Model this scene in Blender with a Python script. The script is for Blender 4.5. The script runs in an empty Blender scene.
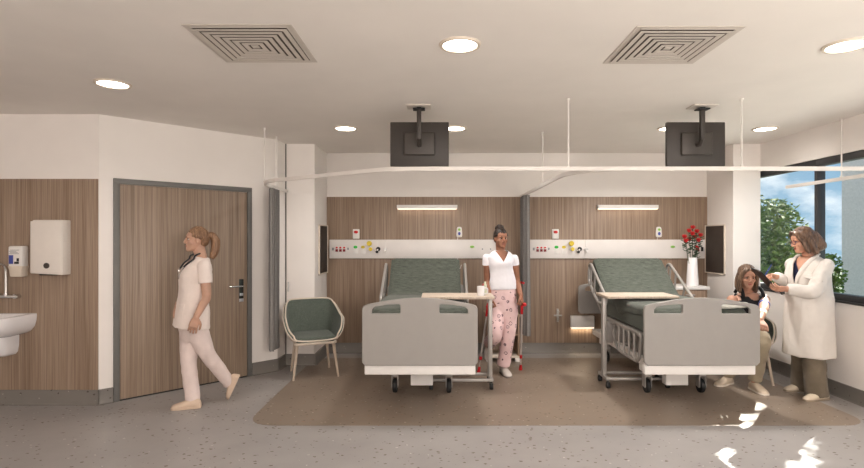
import bpy, bmesh, math, random
from mathutils import Vector, Matrix, noise
from math import sin, cos, pi, radians
C = bpy.context.scene.collection
SC = bpy.context.scene
random.seed(7)

# ------------------------------------------------------------------ materials
def lin(c):
    return tuple(((v/255.0)/12.92 if v/255.0 <= .04045 else ((v/255.0+.055)/1.055)**2.4) for v in c)

class NT:
    """tiny node-tree helper"""
    def __init__(s, name):
        s.m = bpy.data.materials.new(name); s.m.use_nodes = True
        s.t = s.m.node_tree; s.n = s.t.nodes; s.l = s.t.links
        s.b = s.n['Principled BSDF']
    def new(s, typ, **kw):
        nd = s.n.new(typ)
        for k, v in kw.items(): setattr(nd, k, v)
        return nd
    def link(s, a, b): s.l.new(a, b)
    def coords(s, scale=(1, 1, 1), rot=(0, 0, 0)):
        tc = s.new('ShaderNodeTexCoord'); mp = s.new('ShaderNodeMapping')
        mp.inputs['Scale'].default_value = scale; mp.inputs['Rotation'].default_value = rot
        s.link(tc.outputs['Object'], mp.inputs['Vector']); return mp.outputs['Vector']
    def noise(s, vec, scale, detail=4, rough=.6):
        n = s.new('ShaderNodeTexNoise'); n.inputs['Scale'].default_value = scale
        n.inputs['Detail'].default_value = detail; n.inputs['Roughness'].default_value = rough
        s.link(vec, n.inputs['Vector']); return n.outputs['Fac']
    def ramp(s, fac, stops, interp='LINEAR'):
        r = s.new('ShaderNodeValToRGB'); r.color_ramp.interpolation = interp
        e = r.color_ramp.elements
        while len(e) < len(stops): e.new(.5)
        for i, (p, c) in enumerate(stops):
            e[i].position = p; e[i].color = (*lin(c), 1)
        s.link(fac, r.inputs['Fac']); return r.outputs['Color']
    def mix(s, fac, a, b):
        m = s.new('ShaderNodeMix'); m.data_type = 'RGBA'
        for sock, v in ((m.inputs[0], fac), (m.inputs[6], a), (m.inputs[7], b)):
            if hasattr(v, 'links') or hasattr(v, 'is_linked'): s.link(v, sock)
            elif isinstance(v, (int, float)): sock.default_value = v
            else: sock.default_value = (*lin(v), 1)
        return m.outputs[2]
    def math(s, op, a, b=0.0):
        m = s.new('ShaderNodeMath'); m.operation = op
        for i, v in enumerate((a, b)):
            if isinstance(v, (int, float)): m.inputs[i].default_value = v
            else: s.link(v, m.inputs[i])
        return m.outputs[0]
    def color(s, sock): s.link(sock, s.b.inputs['Base Color'])
    def bump(s, h, strength=.2, dist=.01):
        b = s.new('ShaderNodeBump'); b.inputs['Strength'].default_value = strength
        b.inputs['Distance'].default_value = dist
        s.link(h, b.inputs['Height']); s.link(b.outputs['Normal'], s.b.inputs['Normal'])

MATS = {}
def plain(name, c, rough=.5, metal=0, var=.04, vscale=8, spec=.5, bump=0, bscale=200, emit=0, sheen=0, coat=0):
    if name in MATS: return MATS[name]
    t = NT(name); v = t.coords()
    f = t.noise(v, vscale, 3)
    a = tuple(max(0, x*(1-var)) for x in c); b = tuple(min(255, x*(1+var)) for x in c)
    t.color(t.ramp(f, [(.3, a), (.7, b)]))
    t.b.inputs['Roughness'].default_value = rough; t.b.inputs['Metallic'].default_value = metal
    t.b.inputs['Specular IOR Level'].default_value = spec
    if bump: t.bump(t.noise(v, bscale, 3), bump, .004)
    if emit:
        t.b.inputs['Emission Color'].default_value = (*lin(c), 1); t.b.inputs['Emission Strength'].default_value = emit
    if sheen: t.b.inputs['Sheen Weight'].default_value = sheen
    if coat: t.b.inputs['Coat Weight'].default_value = coat
    MATS[name] = t.m; return t.m

def wood(name, dark, mid, light, scale=1.0, rough=.45):
    """straight vertical-grain laminate"""
    t = NT(name)
    v1 = t.coords((34*scale, 34*scale, .5*scale)); v2 = t.coords((130*scale, 130*scale, 1.6*scale)); v3 = t.coords((6*scale, 6*scale, .3))
    n1 = t.noise(v1, 1, 5, .62); n2 = t.noise(v2, 1, 3, .6); n3 = t.noise(v3, 1, 2)
    s = t.math('ADD', t.math('MULTIPLY', n1, .42), t.math('ADD', t.math('MULTIPLY', n2, .46), t.math('MULTIPLY', n3, .12)))
    t.color(t.ramp(s, [(.36, dark), (.5, mid), (.64, light)]))
    t.b.inputs['Roughness'].default_value = rough
    t.bump(n2, .05, .002)
    MATS[name] = t.m; return t.m

def speckle(name, base, chips, rough=.35, scale=16, var=.05, amount=.42):
    """flecked sheet vinyl"""
    t = NT(name); v = t.coords()
    col = t.ramp(t.noise(v, 1.2, 4), [(.3, tuple(x*(1-var) for x in base)), (.7, tuple(min(255, x*(1+var)) for x in base))])
    for i, (c, sc, thr, pick) in enumerate(chips):
        vo = t.new('ShaderNodeTexVoronoi'); vo.inputs['Scale'].default_value = sc
        mp = t.coords((1, 1.35, 1), (0, 0, .5*i+.3)); off = t.new('ShaderNodeVectorMath'); off.operation = 'ADD'
        off.inputs[1].default_value = (7.3*i, 3.1*i, 1.7*i)
        t.link(mp, off.inputs[0])
        wn = t.new('ShaderNodeTexNoise'); wn.inputs['Scale'].default_value = 60
        t.link(mp, wn.inputs['Vector'])
        add = t.new('ShaderNodeVectorMath'); add.operation = 'MULTIPLY_ADD'
        add.inputs[1].default_value = (.03, .03, .0)
        t.link(wn.outputs['Color'], add.inputs[0]); t.link(off.outputs[0], add.inputs[2])
        t.link(add.outputs[0], vo.inputs['Vector'])
        near = t.math('LESS_THAN', vo.outputs['Distance'], thr)
        sep = t.new('ShaderNodeSeparateColor'); t.link(vo.outputs['Color'], sep.inputs[0])
        on = t.math('MULTIPLY', near, t.math('GREATER_THAN', sep.outputs[0], pick))
        col = t.mix(on, col, c)
    t.color(col); t.b.inputs['Roughness'].default_value = rough
    MATS[name] = t.m; return t.m

def fabric(name, dark, light, scale=1.0, rough=.9, stretch=(30, 260, 260), bump=.35):
    t = NT(name)
    v = t.coords(tuple(s*scale for s in stretch)); n = t.noise(v, 1, 4, .7)
    v2 = t.coords((350*scale,)*3); n2 = t.noise(v2, 1, 2)
    s = t.math('ADD', t.math('MULTIPLY', n, .7), t.math('MULTIPLY', n2, .3))
    t.color(t.ramp(s, [(.36, dark), (.62, light)])); t.b.inputs['Roughness'].default_value = rough
    t.b.inputs['Specular IOR Level'].default_value = .2
    t.b.inputs['Sheen Weight'].default_value = .15
    t.bump(s, bump, .003)
    MATS[name] = t.m; return t.m

WALL = plain('painted plaster', (236, 231, 227), .85, var=.012, vscale=1.5, spec=.2)
CEIL = plain('ceiling paint', (236, 231, 226), .9, var=.012, vscale=1.5, spec=.1)
WOOD = wood('oak laminate', (114, 93, 76), (143, 122, 104), (164, 144, 127))
DOORWOOD = wood('door laminate', (114, 96, 80), (142, 123, 106), (162, 143, 126))
CABWOOD = wood('cabinet laminate', (120, 98, 80), (152, 128, 108), (172, 150, 130), 1.3)
TABLEWOOD = wood('table laminate', (172, 155, 140), (196, 180, 164), (208, 194, 180), 1.2)
FLOOR = speckle('grey flecked vinyl', (154, 150, 148), [((96, 84, 66), 15, .17, .30), ((206, 202, 196), 17, .11, .72), ((96, 88, 82), 24, .13, .72)], .38)
ZONE = speckle('brown flecked vinyl', (134, 120, 107), [((88, 64, 48), 15, .16, .36), ((190, 176, 160), 17, .12, .6), ((150, 98, 70), 24, .14, .7)], .38)
SKIRT = speckle('skirting vinyl', (118, 113, 108), [((76, 66, 58), 15, .14, .5), ((150, 146, 140), 17, .12, .6)], .45)
WHITE = plain('white plastic', (228, 225, 222), .4, var=.01)
WHITEMETAL = plain('white powder coat', (222, 217, 212), .4, var=.01)
PANELW = plain('service panel white', (226, 221, 218), .35, var=.01)
BOARD = plain('warm grey moulded board', (150, 146, 142), .42, var=.012)
BOARDEDGE = plain('dark edge seam', (120, 115, 110), .5)
STEEL = plain('brushed steel', (196, 196, 196), .3, metal=.9, var=.03)
CHROME = plain('chrome', (220, 220, 220), .12, metal=1, var=.01)
GREYMETAL = plain('grey painted metal', (168, 164, 160), .4, metal=.35, var=.02)
FRAMEGREY = plain('door frame grey', (106, 105, 102), .5, var=.02)
DARKFRAME = plain('anthracite window frame', (48, 48, 50), .45, var=.03)
BLACK = plain('black rubber', (22, 22, 24), .6, var=.1)
DARKTV = plain('dark brown grey plastic', (56, 50, 46), .5, var=.03)
DARKTV2 = plain('dark raised plastic', (62, 56, 51), .45, var=.03)
SCREEN = plain('switched off screen', (12, 12, 14), .12, var=.02)
PIN = plain('dark brown pinboard', (60, 50, 44), .75, var=.06, bump=.1)
GREEN = fabric('grey green bed cover', (48, 54, 49), (102, 107, 98), 1, stretch=(14, 120, 120))
CHAIRGREEN = fabric('green chair tweed', (56, 64, 59), (108, 116, 108), 1.2, stretch=(120, 120, 120))
CREAM = plain('cream shell plastic', (214, 202, 188), .45, var=.015)
LEGWOOD = wood('pale ash', (164, 148, 132), (186, 170, 153), (200, 185, 169), 2)
CURTAIN = fabric('grey privacy curtain', (112, 109, 107), (136, 133, 131), 1, stretch=(200, 200, 60), bump=.1)
CERAMIC = plain('white ceramic', (236, 234, 236), .12, var=.005, coat=.4)
RED = plain('red plastic', (196, 22, 28), .4, var=.04)
DARKRED = plain('dark red plastic', (128, 18, 26), .4, var=.05)
GREENP = plain('green plastic', (40, 180, 60), .4)
LIME = plain('lime plastic', (140, 196, 90), .4)
YELLOW = plain('yellow plastic', (214, 190, 40), .4)
BLUE = plain('blue plastic', (64, 76, 156), .45)
GREYP = plain('grey plastic', (140, 142, 146), .5)
ROSE = plain('rose petals', (176, 14, 24), .55, var=.25, vscale=60)
LEAF = plain('dark rose leaves', (38, 62, 36), .6, var=.25, vscale=40)
def emitter(name, c, strength):
    t = NT(name); t.b.inputs['Base Color'].default_value = (*lin(c), 1)
    t.b.inputs['Emission Color'].default_value = (*lin(c), 1); t.b.inputs['Emission Strength'].default_value = strength
    v = t.coords(); n = t.noise(v, 30, 2); t.color(t.ramp(n, [(0, c), (1, c)]))
    MATS[name] = t.m; return t.m
LAMP = emitter('lit diffuser', (255, 246, 234), 9.0)
STRIP = emitter('lit strip', (255, 236, 214), 1.5)

# ------------------------------------------------------------------ geometry helpers
def catmull(pts, n=6, closed=False):
    P = [Vector(p) for p in pts]; out = []; L = len(P)
    rng = range(L if closed else L-1)
    for i in rng:
        if closed: a, b, c, d = P[(i-1) % L], P[i], P[(i+1) % L], P[(i+2) % L]
        else: a, b, c, d = P[max(i-1, 0)], P[i], P[i+1], P[min(i+2, L-1)]
        for k in range(n):
            t = k/n
            out.append(.5*((2*b)+(c-a)*t+(2*a-5*b+4*c-d)*t*t+(3*b-a-3*c+d)*t**3))
    if not closed: out.append(P[-1])
    return out

def fillet(pts, r, n=6, closed=False):
    """round the corners of a polyline with radius about r"""
    P = [Vector(p) for p in pts]; out = []; L = len(P)
    for i, p in enumerate(P):
        if not closed and i in (0, L-1): out.append(p); continue
        a, b = P[(i-1) % L], P[(i+1) % L]
        rr = min(r, (a-p).length*.48, (b-p).length*.48)
        s = p+(a-p).normalized()*rr; e = p+(b-p).normalized()*rr
        for k in range(n+1):
            t = k/n; out.append(s*(1-t)**2+p*2*t*(1-t)+e*t*t)
    return out

class B:
    def __init__(s): s.bm = bmesh.new()
    def box(s, x0, x1, y0, y1, z0, z1, bev=0, seg=2):
        x0, x1 = min(x0, x1), max(x0, x1); y0, y1 = min(y0, y1), max(y0, y1); z0, z1 = min(z0, z1), max(z0, z1)
        r = bmesh.ops.create_cube(s.bm, size=1)
        vs = r['verts']
        for v in vs:
            v.co = Vector(((x0+x1)/2+v.co.x*(x1-x0), (y0+y1)/2+v.co.y*(y1-y0), (z0+z1)/2+v.co.z*(z1-z0)))
        if bev:
            es = list({e for v in vs for e in v.link_edges})
            bmesh.ops.bevel(s.bm, geom=es, offset=min(bev, .49*min(x1-x0, y1-y0, z1-z0)), segments=seg, profile=.5, affect='EDGES')
        return s
    def tube(s, pts, r, seg=10, closed=False, caps=True, flat=None):
        """sweep; r scalar or list; flat=(k, vector): squash ring along the vector by k"""
        P = [Vector(p) for p in pts]; n = len(P)
        R = r if isinstance(r, (list, tuple)) else [r]*n
        rings = []; up = None
        for i in range(n):
            if closed: d = P[(i+1) % n]-P[(i-1) % n]
            else: d = P[min(i+1, n-1)]-P[max(i-1, 0)]
            d.normalize()
            if up is None:
                up = Vector((0, 0, 1)) if abs(d.z) < .9 else Vector((0, 1, 0))
            u = d.cross(up)
            if u.length < 1e-6: u = d.orthogonal()
            u.normalize(); w = u.cross(d).normalized(); up = w
            ring = []
            for k in range(seg):
                a = 2*pi*k/seg
                off = (u*cos(a)+w*sin(a))*R[i]
                if flat: 
                    fv = Vector(flat[1]).normalized(); off -= fv*off.dot(fv)*(1-flat[0])
                ring.append(s.bm.verts.new(P[i]+off))
            rings.append(ring)
        m = n if closed else n-1
        for i in range(m):
            a, b = rings[i], rings[(i+1) % n]
            for k in range(seg):
                s.bm.faces.new((a[k], a[(k+1) % seg], b[(k+1) % seg], b[k]))
        if caps and not closed:
            s.bm.faces.new(list(reversed(rings[0]))); s.bm.faces.new(rings[-1])
        return s
    def cyl(s, p0, p1, r0, r1=None, seg=20):
        return s.tube([p0, p1], [r0, r0 if r1 is None else r1], seg)
    def loft(s, rings, caps=True):
        """rings: lists of points, same length"""
        R = [[s.bm.verts.new(Vector(p)) for p in r] for r in rings]; n = len(R[0])
        for a, b in zip(R, R[1:]):
            for k in range(n): s.bm.faces.new((a[k], a[(k+1) % n], b[(k+1) % n], b[k]))
        if caps:
            s.bm.faces.new(list(reversed(R[0]))); s.bm.faces.new(R[-1])
        return s
    def lathe(s, prof, c=(0, 0, 0), seg=32, axis='Z'):
        c = Vector(c); rings = []
        for r, h in prof:
            ring = []
            for k in range(seg):
                a = 2*pi*k/seg
                p = Vector((r*cos(a), r*sin(a), h))
                if axis == 'Y': p = Vector((p.x, h, p.y))
                if axis == 'X': p = Vector((h, p.x, p.y))
                ring.append(c+p)
            rings.append(ring)
        return s.loft(rings)
    def ball(s, c, r, u=16, v=10, rot=None):
        r = (r, r, r) if isinstance(r, (int, float)) else r
        q = bmesh.ops.create_uvsphere(s.bm, u_segments=u, v_segments=v, radius=1)
        M = Matrix.Translation(Vector(c)) @ (rot.to_4x4() if rot else Matrix()) @ Matrix.Diagonal((*r, 1))
        for vv in q['verts']: vv.co = M @ vv.co
        return s
    def prism(s, poly, d0, d1, axis='Y'):
        """polygon of (a,b): Y-> (x,z) extruded in y; X-> (y,z) extruded in x; Z-> (x,y)"""
        def pt(p, d): return {'Y': (p[0], d, p[1]), 'X': (d, p[0], p[1]), 'Z': (p[0], p[1], d)}[axis]
        return s.loft([[pt(p, d0) for p in poly], [pt(p, d1) for p in poly]])
    def quad(s, *ps):
        s.bm.faces.new([s.bm.verts.new(Vector(p)) for p in ps]); return s
    def bevel(s, off, seg=2, ang=35):
        bmesh.ops.recalc_face_normals(s.bm, faces=s.bm.faces[:])
        es = [e for e in s.bm.edges if len(e.link_faces) == 2 and e.calc_face_angle(0) > radians(ang)]
        bmesh.ops.bevel(s.bm, geom=es, offset=off, segments=seg, profile=.5, affect='EDGES', clamp_overlap=True); return s
    def out(s, name, mat, parent=None, smooth=35, loc=None, fixn=True, kind=None):
        if fixn: bmesh.ops.recalc_face_normals(s.bm, faces=s.bm.faces[:])
        me = bpy.data.meshes.new(name); s.bm.to_mesh(me); s.bm.free()
        for m in (mat if isinstance(mat, (list, tuple)) else [mat]): me.materials.append(m)
        if smooth:
            me.shade_smooth(); me.set_sharp_from_angle(angle=radians(smooth))
        o = bpy.data.objects.new(name, me); C.objects.link(o)
        if parent: o.parent = parent
        if loc: o.location = loc
        if kind: o['kind'] = kind
        return o

def plate2d(name, outlines, thick, mat, parent=None, bevel=.004, plane='XZ', at=0.0, res=2):
    """flat board with holes: outlines of (a,b) points; stands in plane XZ (thickness along y) or XY"""
    cu = bpy.data.curves.new('outline', 'CURVE'); cu.dimensions = '2D'; cu.fill_mode = 'BOTH'
    cu.extrude = max(thick/2-bevel, .0001); cu.bevel_depth = bevel; cu.bevel_resolution = res; cu.offset = -bevel
    for ol in outlines:
        sp = cu.splines.new('POLY'); sp.points.add(len(ol)-1); sp.use_cyclic_u = True
        for i, p in enumerate(ol): sp.points[i].co = (p[0], p[1], 0, 1)
    tmp = bpy.data.objects.new('tmp', cu); C.objects.link(tmp)
    bpy.context.view_layer.update()
    dg = bpy.context.evaluated_depsgraph_get()
    me = bpy.data.meshes.new_from_object(tmp.evaluated_get(dg)); bpy.data.objects.remove(tmp); bpy.data.curves.remove(cu)
    M = Matrix.Translation((0, at, 0)) @ Matrix.Rotation(pi/2, 4, 'X') if plane == 'XZ' else Matrix.Translation((0, 0, at))
    me.transform(M); me.name = name; me.materials.clear(); me.materials.append(mat)
    me.shade_smooth(); me.set_sharp_from_angle(angle=radians(30))
    o = bpy.data.objects.new(name, me); C.objects.link(o)
    if parent: o.parent = parent
    return o

def rrect(x0, x1, z0, z1, r, n=5):
    return [(p.x, p.y) for p in fillet([(x0, z0, 0), (x1, z0, 0), (x1, z1, 0), (x0, z1, 0)], r, n, True)]

def thing(name, label, cat, loc=(0, 0, 0), rot=0, group=None):
    o = bpy.data.objects.new(name, None); C.objects.link(o); o.empty_display_size = .1
    o.location = loc; o.rotation_euler = (0, 0, rot); o['label'] = label; o['category'] = cat
    if group: o['group'] = group
    return o
def tag(o, label, cat, group=None):
    o['label'] = label; o['category'] = cat
    if group: o['group'] = group
    return o
def copy_tree(o, parent=None):
    c = o.copy(); C.objects.link(c)
    if parent is not None: c.parent = parent
    for ch in [x for x in KIDS.get(o.name, [])]: copy_tree(ch, c)
    return c
KIDS = {}
def refresh():
    KIDS.clear()
    for o in bpy.data.objects:
        if o.parent: KIDS.setdefault(o.parent.name, []).append(o)
def dup(o, loc, rot, label, group=None):
    refresh(); c = copy_tree(o); c.location = loc; c.rotation_euler = (0, 0, rot); c['label'] = label
    if group: c['group'] = group
    return c

# ------------------------------------------------------------------ the camera
H = 1.54                                  # eye height
cam = bpy.data.cameras.new('camera'); co = bpy.data.objects.new('camera', cam); C.objects.link(co)
co.location = (0, 0, H); co.rotation_euler = (pi/2, 0, 0)
cam.sensor_fit = 'HORIZONTAL'; cam.sensor_width = 36; cam.lens = 36*515/864
cam.shift_x = -8/864; cam.shift_y = 5/864; cam.clip_start = .05; cam.clip_end = 2000
SC.camera = co
SKY = 1.3; SUN = 22.0; EXPOSURE = 0.15
LAMPCOL = (1, .94, .88)
FRONTW = 3.5; BACKW = 8; REARW = 15
FILLW = 102; FILLCOL = (1, .915, .85)
# ------------------------------------------------------------------ the room
CZ = 2.70
YB = 6.96; YC = 6.28; XR = 3.907
XCL, XCR = -1.53, 3.58                    # inner faces of the two boxed columns
P_A0 = (-6.0, 4.79); P_A = (-3.172, 4.79); P_B = (-1.903, 6.03); P_C = (-1.888, YC)
YF = -3.0
def struct(b, name, mat, **kw): return b.out(name, mat, kind='structure', **kw)

b = B(); b.box(-6.2, 4.1, YF-.1, 7.1, -.1, 0); struct(b, 'floor', FLOOR)
zone_pts = fillet([(-1.62, 4.25, 0), (3.6, 4.25, 0), (3.56, 6.66, 0), (-1.62, 6.66, 0)], .28, 8, True)
b = B(); b.prism([(p.x, p.y) for p in zone_pts], -.002, .0015, 'Z'); struct(b, 'floor_inlay', ZONE)
b = B(); b.box(-6.2, 4.1, YF-.1, 7.1, CZ, CZ+.1); struct(b, 'ceiling', CEIL)

b = B(); b.box(P_A0[0], P_A[0], 4.79, 4.9, 0, CZ); struct(b, 'wall_left', WALL)
b = B(); b.prism([P_A, P_B, (P_B[0]-.1, P_B[1]+.1), (P_A[0]-.0, P_A[1]+.11)], 0, CZ, 'Z'); struct(b, 'wall_entry', WALL)
b = B(); b.prism([P_B, P_C, (-2.0, YC), (-2.0, P_B[1]+.1)], 0, CZ, 'Z'); struct(b, 'wall_entry_return', WALL)
b = B(); b.box(-2.0, XCL, YC, 7.06, 0, CZ); struct(b, 'wall_back_left_column', WALL)
b = B(); b.box(XCL, XCR+.05, YB, 7.06, 0, CZ); struct(b, 'wall_back', WALL)
b = B(); b.prism([(3.575, YC), (XR, YC), (XR, 7.06), (3.608, 7.06), (3.608, YB)], 0, CZ, 'Z'); struct(b, 'wall_back_right_column', WALL)
SILL, HEAD = .93, 2.37
b = B(); b.box(XR, XR+.18, YF, 7.06, 0, SILL); b.box(XR, XR+.18, YF, 7.06, HEAD, CZ); b.box(XR, XR+.18, YF, YF+.6, SILL, HEAD)
struct(b, 'wall_right', WALL)
b = B(); b.box(-6.1, 4.1, YF-.1, YF, 0, CZ); struct(b, 'wall_front', WALL)
b = B(); b.box(-6.1, -6.0, YF, 4.9, 0, CZ); struct(b, 'wall_far_left', WALL)

# coved vinyl skirting
def skirting(name, pts, h=.14, t=.012):
    b = B()
    for p, q in zip(pts, pts[1:]):
        p = Vector((*p, 0)); q = Vector((*q, 0)); d = (q-p).normalized(); n = Vector((d.y, -d.x, 0))
        prof = [(0, 0), (.035, 0), (.018, .008), (t, .03), (t, h-.004), (t-.004, h), (0, h)]
        b.loft([[e+n*o+Vector((0, 0, z)) for o, z in prof] for e in (p, q)])
    return struct(b, name, SKIRT)
def on_b(t, off=0.0):                      # a point on the diagonal door wall, t metres in x from its left corner
    d = Vector((P_B[0]-P_A[0], P_B[1]-P_A[1])).normalized(); n = Vector((d.y, -d.x))
    k = t/d.x
    return (P_A[0]+d.x*k+n.x*off, P_A[1]+d.y*k+n.y*off)
skirting('baseboard_left', [P_A0, P_A, on_b(.08)])
skirting('baseboard_entry', [on_b(1.05), P_B, P_C])
skirting('baseboard_back_left', [P_C, (XCL, YC), (XCL, YB)])
skirting('baseboard_back', [(XCL, YB), (3.608, YB)])
skirting('baseboard_back_right', [(3.608, YB), (3.575, YC), (XR, YC)])
skirting('baseboard_right', [(XR, YC), (XR, YF)])

# oak wall panelling
b = B(); b.box(-6.0, P_A[0]-.004, 4.778, 4.79, .14, 2.098, .002); struct(b, 'trim_1', WOOD)
b = B(); b.box(XCL+.003, 1.112, 6.945, YB, .14, 2.108, .002); struct(b, 'trim_2', WOOD)
b = B(); b.box(1.118, 3.604, 6.945, YB, .14, 2.108, .002); struct(b, 'trim_3', WOOD)

# the entry door on the diagonal wall: local x along the wall, local -y into the room
ang = math.atan2(P_B[1]-P_A[1], P_B[0]-P_A[0])
dw = 1.344
door = thing('door_1', 'wide oak laminate hospital door in a grey metal frame', 'door', (*on_b(.081), 0), ang)
door['kind'] = 'structure'
b = B(); b.box(0, .05, -.025, 0, 0, 2.115, .003); b.box(dw-.05, dw, -.025, 0, 0, 2.115, .003); b.box(0, dw, -.0252, 0, 2.065, 2.115, .003)
b.out('door_frame', FRAMEGREY, door)
b = B(); b.box(.053, dw-.053, -.012, 0, .012, 2.062, .002); leaf = b.out('door_leaf', DOORWOOD, door)
b = B(); b.box(.05, dw-.05, -.014, 0, 0, .0118); b.out('threshold_gap', BLACK, door)
hz = 1.02
b = B(); b.box(dw-.145, dw-.095, -.02, -.011, hz-.14, hz+.075, .003)
hb = b.out('handle_plate', plain('dark bronze plate', (52, 54, 50), .35, metal=.7), leaf)
b = B(); b.tube(fillet([(dw-.12, -.018, hz), (dw-.12, -.07, hz), (dw-.27, -.07, hz)], .02), .010, 12); b.out('door_handle', CHROME, leaf)
b = B(); b.box(dw-.145, dw-.095, -.021, -.0195, hz-.175, hz-.142, .002); b.box(dw-.14, dw-.1, -.022, -.0195, hz-.11, hz-.08, .002)
b.out('lock_cylinder', STEEL, leaf)
# flush cupboard door on the front of the left column
b = B(); b.box(-1.868, XCL-.008, YC-.012, YC, .15, 2.09, .003); cd = b.out('door_2', WALL, kind='structure')
b = B(); b.box(-1.852, -1.838, YC-.03, YC-.012, .90, 1.02, .004); b.out('door_handle', STEEL, cd)
b = B(); b.box(-1.885, -1.872, YC-.006, YC, .14, CZ); struct(b, 'trim_4', FRAMEGREY)
b = B(); b.box(3.576, XR, YC-.004, YC, 2.105, 2.115); b.box(-1.87, XCL, YC-.004, YC, 2.105, 2.115); struct(b, 'trim_5', WALL)

# ribbon window in the right wall
glass = NT('window glass')
tr = glass.new('ShaderNodeBsdfTransparent'); gl = glass.new('ShaderNodeBsdfGlossy'); gl.inputs['Roughness'].default_value = .02
fr = glass.new('ShaderNodeFresnel'); fr.inputs['IOR'].default_value = 1.12
mx = glass.new('ShaderNodeMixShader')
tint = glass.noise(glass.coords(), 2, 2); tr.inputs['Color'].default_value = (.93, .96, .97, 1)
glass.link(fr.outputs[0], mx.inputs[0]); glass.link(tr.outputs[0], mx.inputs[1]); glass.link(gl.outputs[0], mx.inputs[2])
glass.link(mx.outputs[0], glass.n['Material Output'].inputs['Surface'])
GLASS = glass.m
edges = [7.06, 5.385, 3.4, 1.5, -.4, -2.4]
for i in range(5):
    y1, y0 = edges[i], edges[i+1]
    w = thing('window_%d' % (i+1), 'dark framed window light in the right wall', 'window', (XR, (y0+y1)/2, 0)); w['kind'] = 'structure'
    hw = (y1-y0)/2
    b = B(); x0, x1 = .02, .11
    b.box(x0, x1, -hw, hw, SILL, SILL+.07, .004); b.box(x0, x1, -hw, hw, HEAD-.07, HEAD, .004)
    b.box(x0, x1, -hw, -hw+.02, SILL+.068, HEAD-.068, .004); b.box(x0, x1, hw-.02, hw, SILL+.068, HEAD-.068, .004)
    b.out('window_frame', DARKFRAME, w)
    b = B(); b.box(.06, .066, -hw+.015, hw-.015, SILL+.065, HEAD-.065); b.out('pane', GLASS, w, smooth=0)
    b = B(); b.box(-.012, .03, -hw, hw, SILL-.012, SILL+.008, .003); b.out('window_sill', DARKFRAME, w)

# ------------------------------------------------------------------ ceiling fittings
def downlight(x, y, label, power=FRONTW, first=[]):
    if not first:
        t = thing('downlight', label, 'ceiling light', (x, y, CZ), 0, 'recessed round downlights')
        b = B(); b.lathe([(.100, -.004), (.104, -.012), (.120, -.012), (.125, -.001), (.125, 0), (.1, 0)], seg=48); b.out('trim_ring', CREAM, t)
        b = B(); b.lathe([(.101, 0), (.101, -.0065), (.095, -.008), (.04, -.0085), (.0005, -.0085)], seg=48); b.out('diffuser', LAMP, t)
        first.append(t)
    else: t = dup(first[0], (x, y, CZ), 0, label, 'recessed round downlights')
    L = bpy.data.lights.new('downlight lamp', 'AREA'); L.shape = 'DISK'; L.size = .2; L.energy = power; L.color = LAMPCOL
    L.spread = radians(150)
    lo = bpy.data.objects.new('downlight lamp', L); C.objects.link(lo); lo.location = (x, y, CZ-.02)
    return t
downlight(.119, 3.07, 'large round downlight nearest the camera, between the two ceiling vents')
downlight(-2.44, 3.84, 'round downlight on the far left, above the wash basin side')
downlight(2.43, 3.08, 'round downlight cut by the right edge of the photo')
downlight(-.987, 5.38, 'small round downlight left of the left ceiling screen', REARW*.25)
downlight(.157, 5.38, 'small round downlight half hidden by the left ceiling screen, at its right', REARW)
downlight(2.40, 5.38, 'small round downlight mostly hidden behind the right ceiling screen', REARW*2.2)
downlight(3.41, 5.40, 'small round downlight near the window, right of the right ceiling screen', REARW*.12)
for (x, y, w) in [(.119, .9, .7), (2.43, .9, 1.0), (-2.44, 1.6, .45), (-2.44, -.8, .45), (.119, -1.3, .7), (2.43, -1.3, 1.0)]:
    L = bpy.data.lights.new('downlight lamp', 'AREA'); L.shape = 'DISK'; L.size = .2; L.energy = BACKW*w; L.color = LAMPCOL
    lo = bpy.data.objects.new('downlight lamp', L); C.objects.link(lo); lo.location = (x, y, CZ-.02)

for (x, y, w) in [(2.2, -.5, 1.95), (.4, -1.2, .80), (-2.4, -1.0, .72)]:    # added fill lights behind the camera, brightening walls and ceiling
    L = bpy.data.lights.new('fill light', 'POINT'); L.energy = FILLW*w; L.color = FILLCOL; L.shadow_soft_size = .6
    lo = bpy.data.objects.new('fill light', L); C.objects.link(lo); lo.location = (x, y, 1.9)
VENTM = plain('vent white metal', (206, 198, 190), .5, var=.01)
def vent(x, y, label):
    t = thing('ceiling_vent', label, 'air vent', (x, y, CZ), 0, 'square louvred ceiling vents')
    h = .297
    def frame(b, a, w, z0, z1, tilt=0.0):
        o = a; i = a-w
        b.loft([[(-o, -o, z0), (o, -o, z0), (o, o, z0), (-o, o, z0)], [(-i, -i, z1), (i, -i, z1), (i, i, z1), (-i, i, z1)],
                [(-i, -i, z1+.002), (i, -i, z1+.002), (i, i, z1+.002), (-i, i, z1+.002)], [(-o, -o, z0+.002), (o, -o, z0+.002), (o, o, z0+.002), (-o, o, z0+.002)],
                [(-o, -o, z0), (o, -o, z0), (o, o, z0), (-o, o, z0)]], caps=False)
    b = B(); frame(b, h, .035, -.004, -.004); frame(b, h-.033, .002, -.004, -.006)
    b.box(-h, h, -h, h, -.0015, -.0005); b.out('vent_frame', VENTM, t, smooth=0)
    b = B(); b.box(-.26, .26, -.26, .26, -.0035, -.0018); b.out('duct', plain('duct grey', (92, 82, 75), .9), t, smooth=0)
    for k in range(6):
        a = .262-k*.04
        b = B(); frame(b, a, .028, -.0165, -.0145); b.out('louvre', VENTM, t, smooth=0)
    b = B(); b.box(-.022, .022, -.022, .022, -.014, -.010, .001); b.out('centre_plate', VENTM, t)
    return t
vent(-1.10, 3.075, 'square louvred air vent on the left half of the ceiling')
vent(1.37, 3.10, 'square louvred air vent on the right half of the ceiling')

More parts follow.
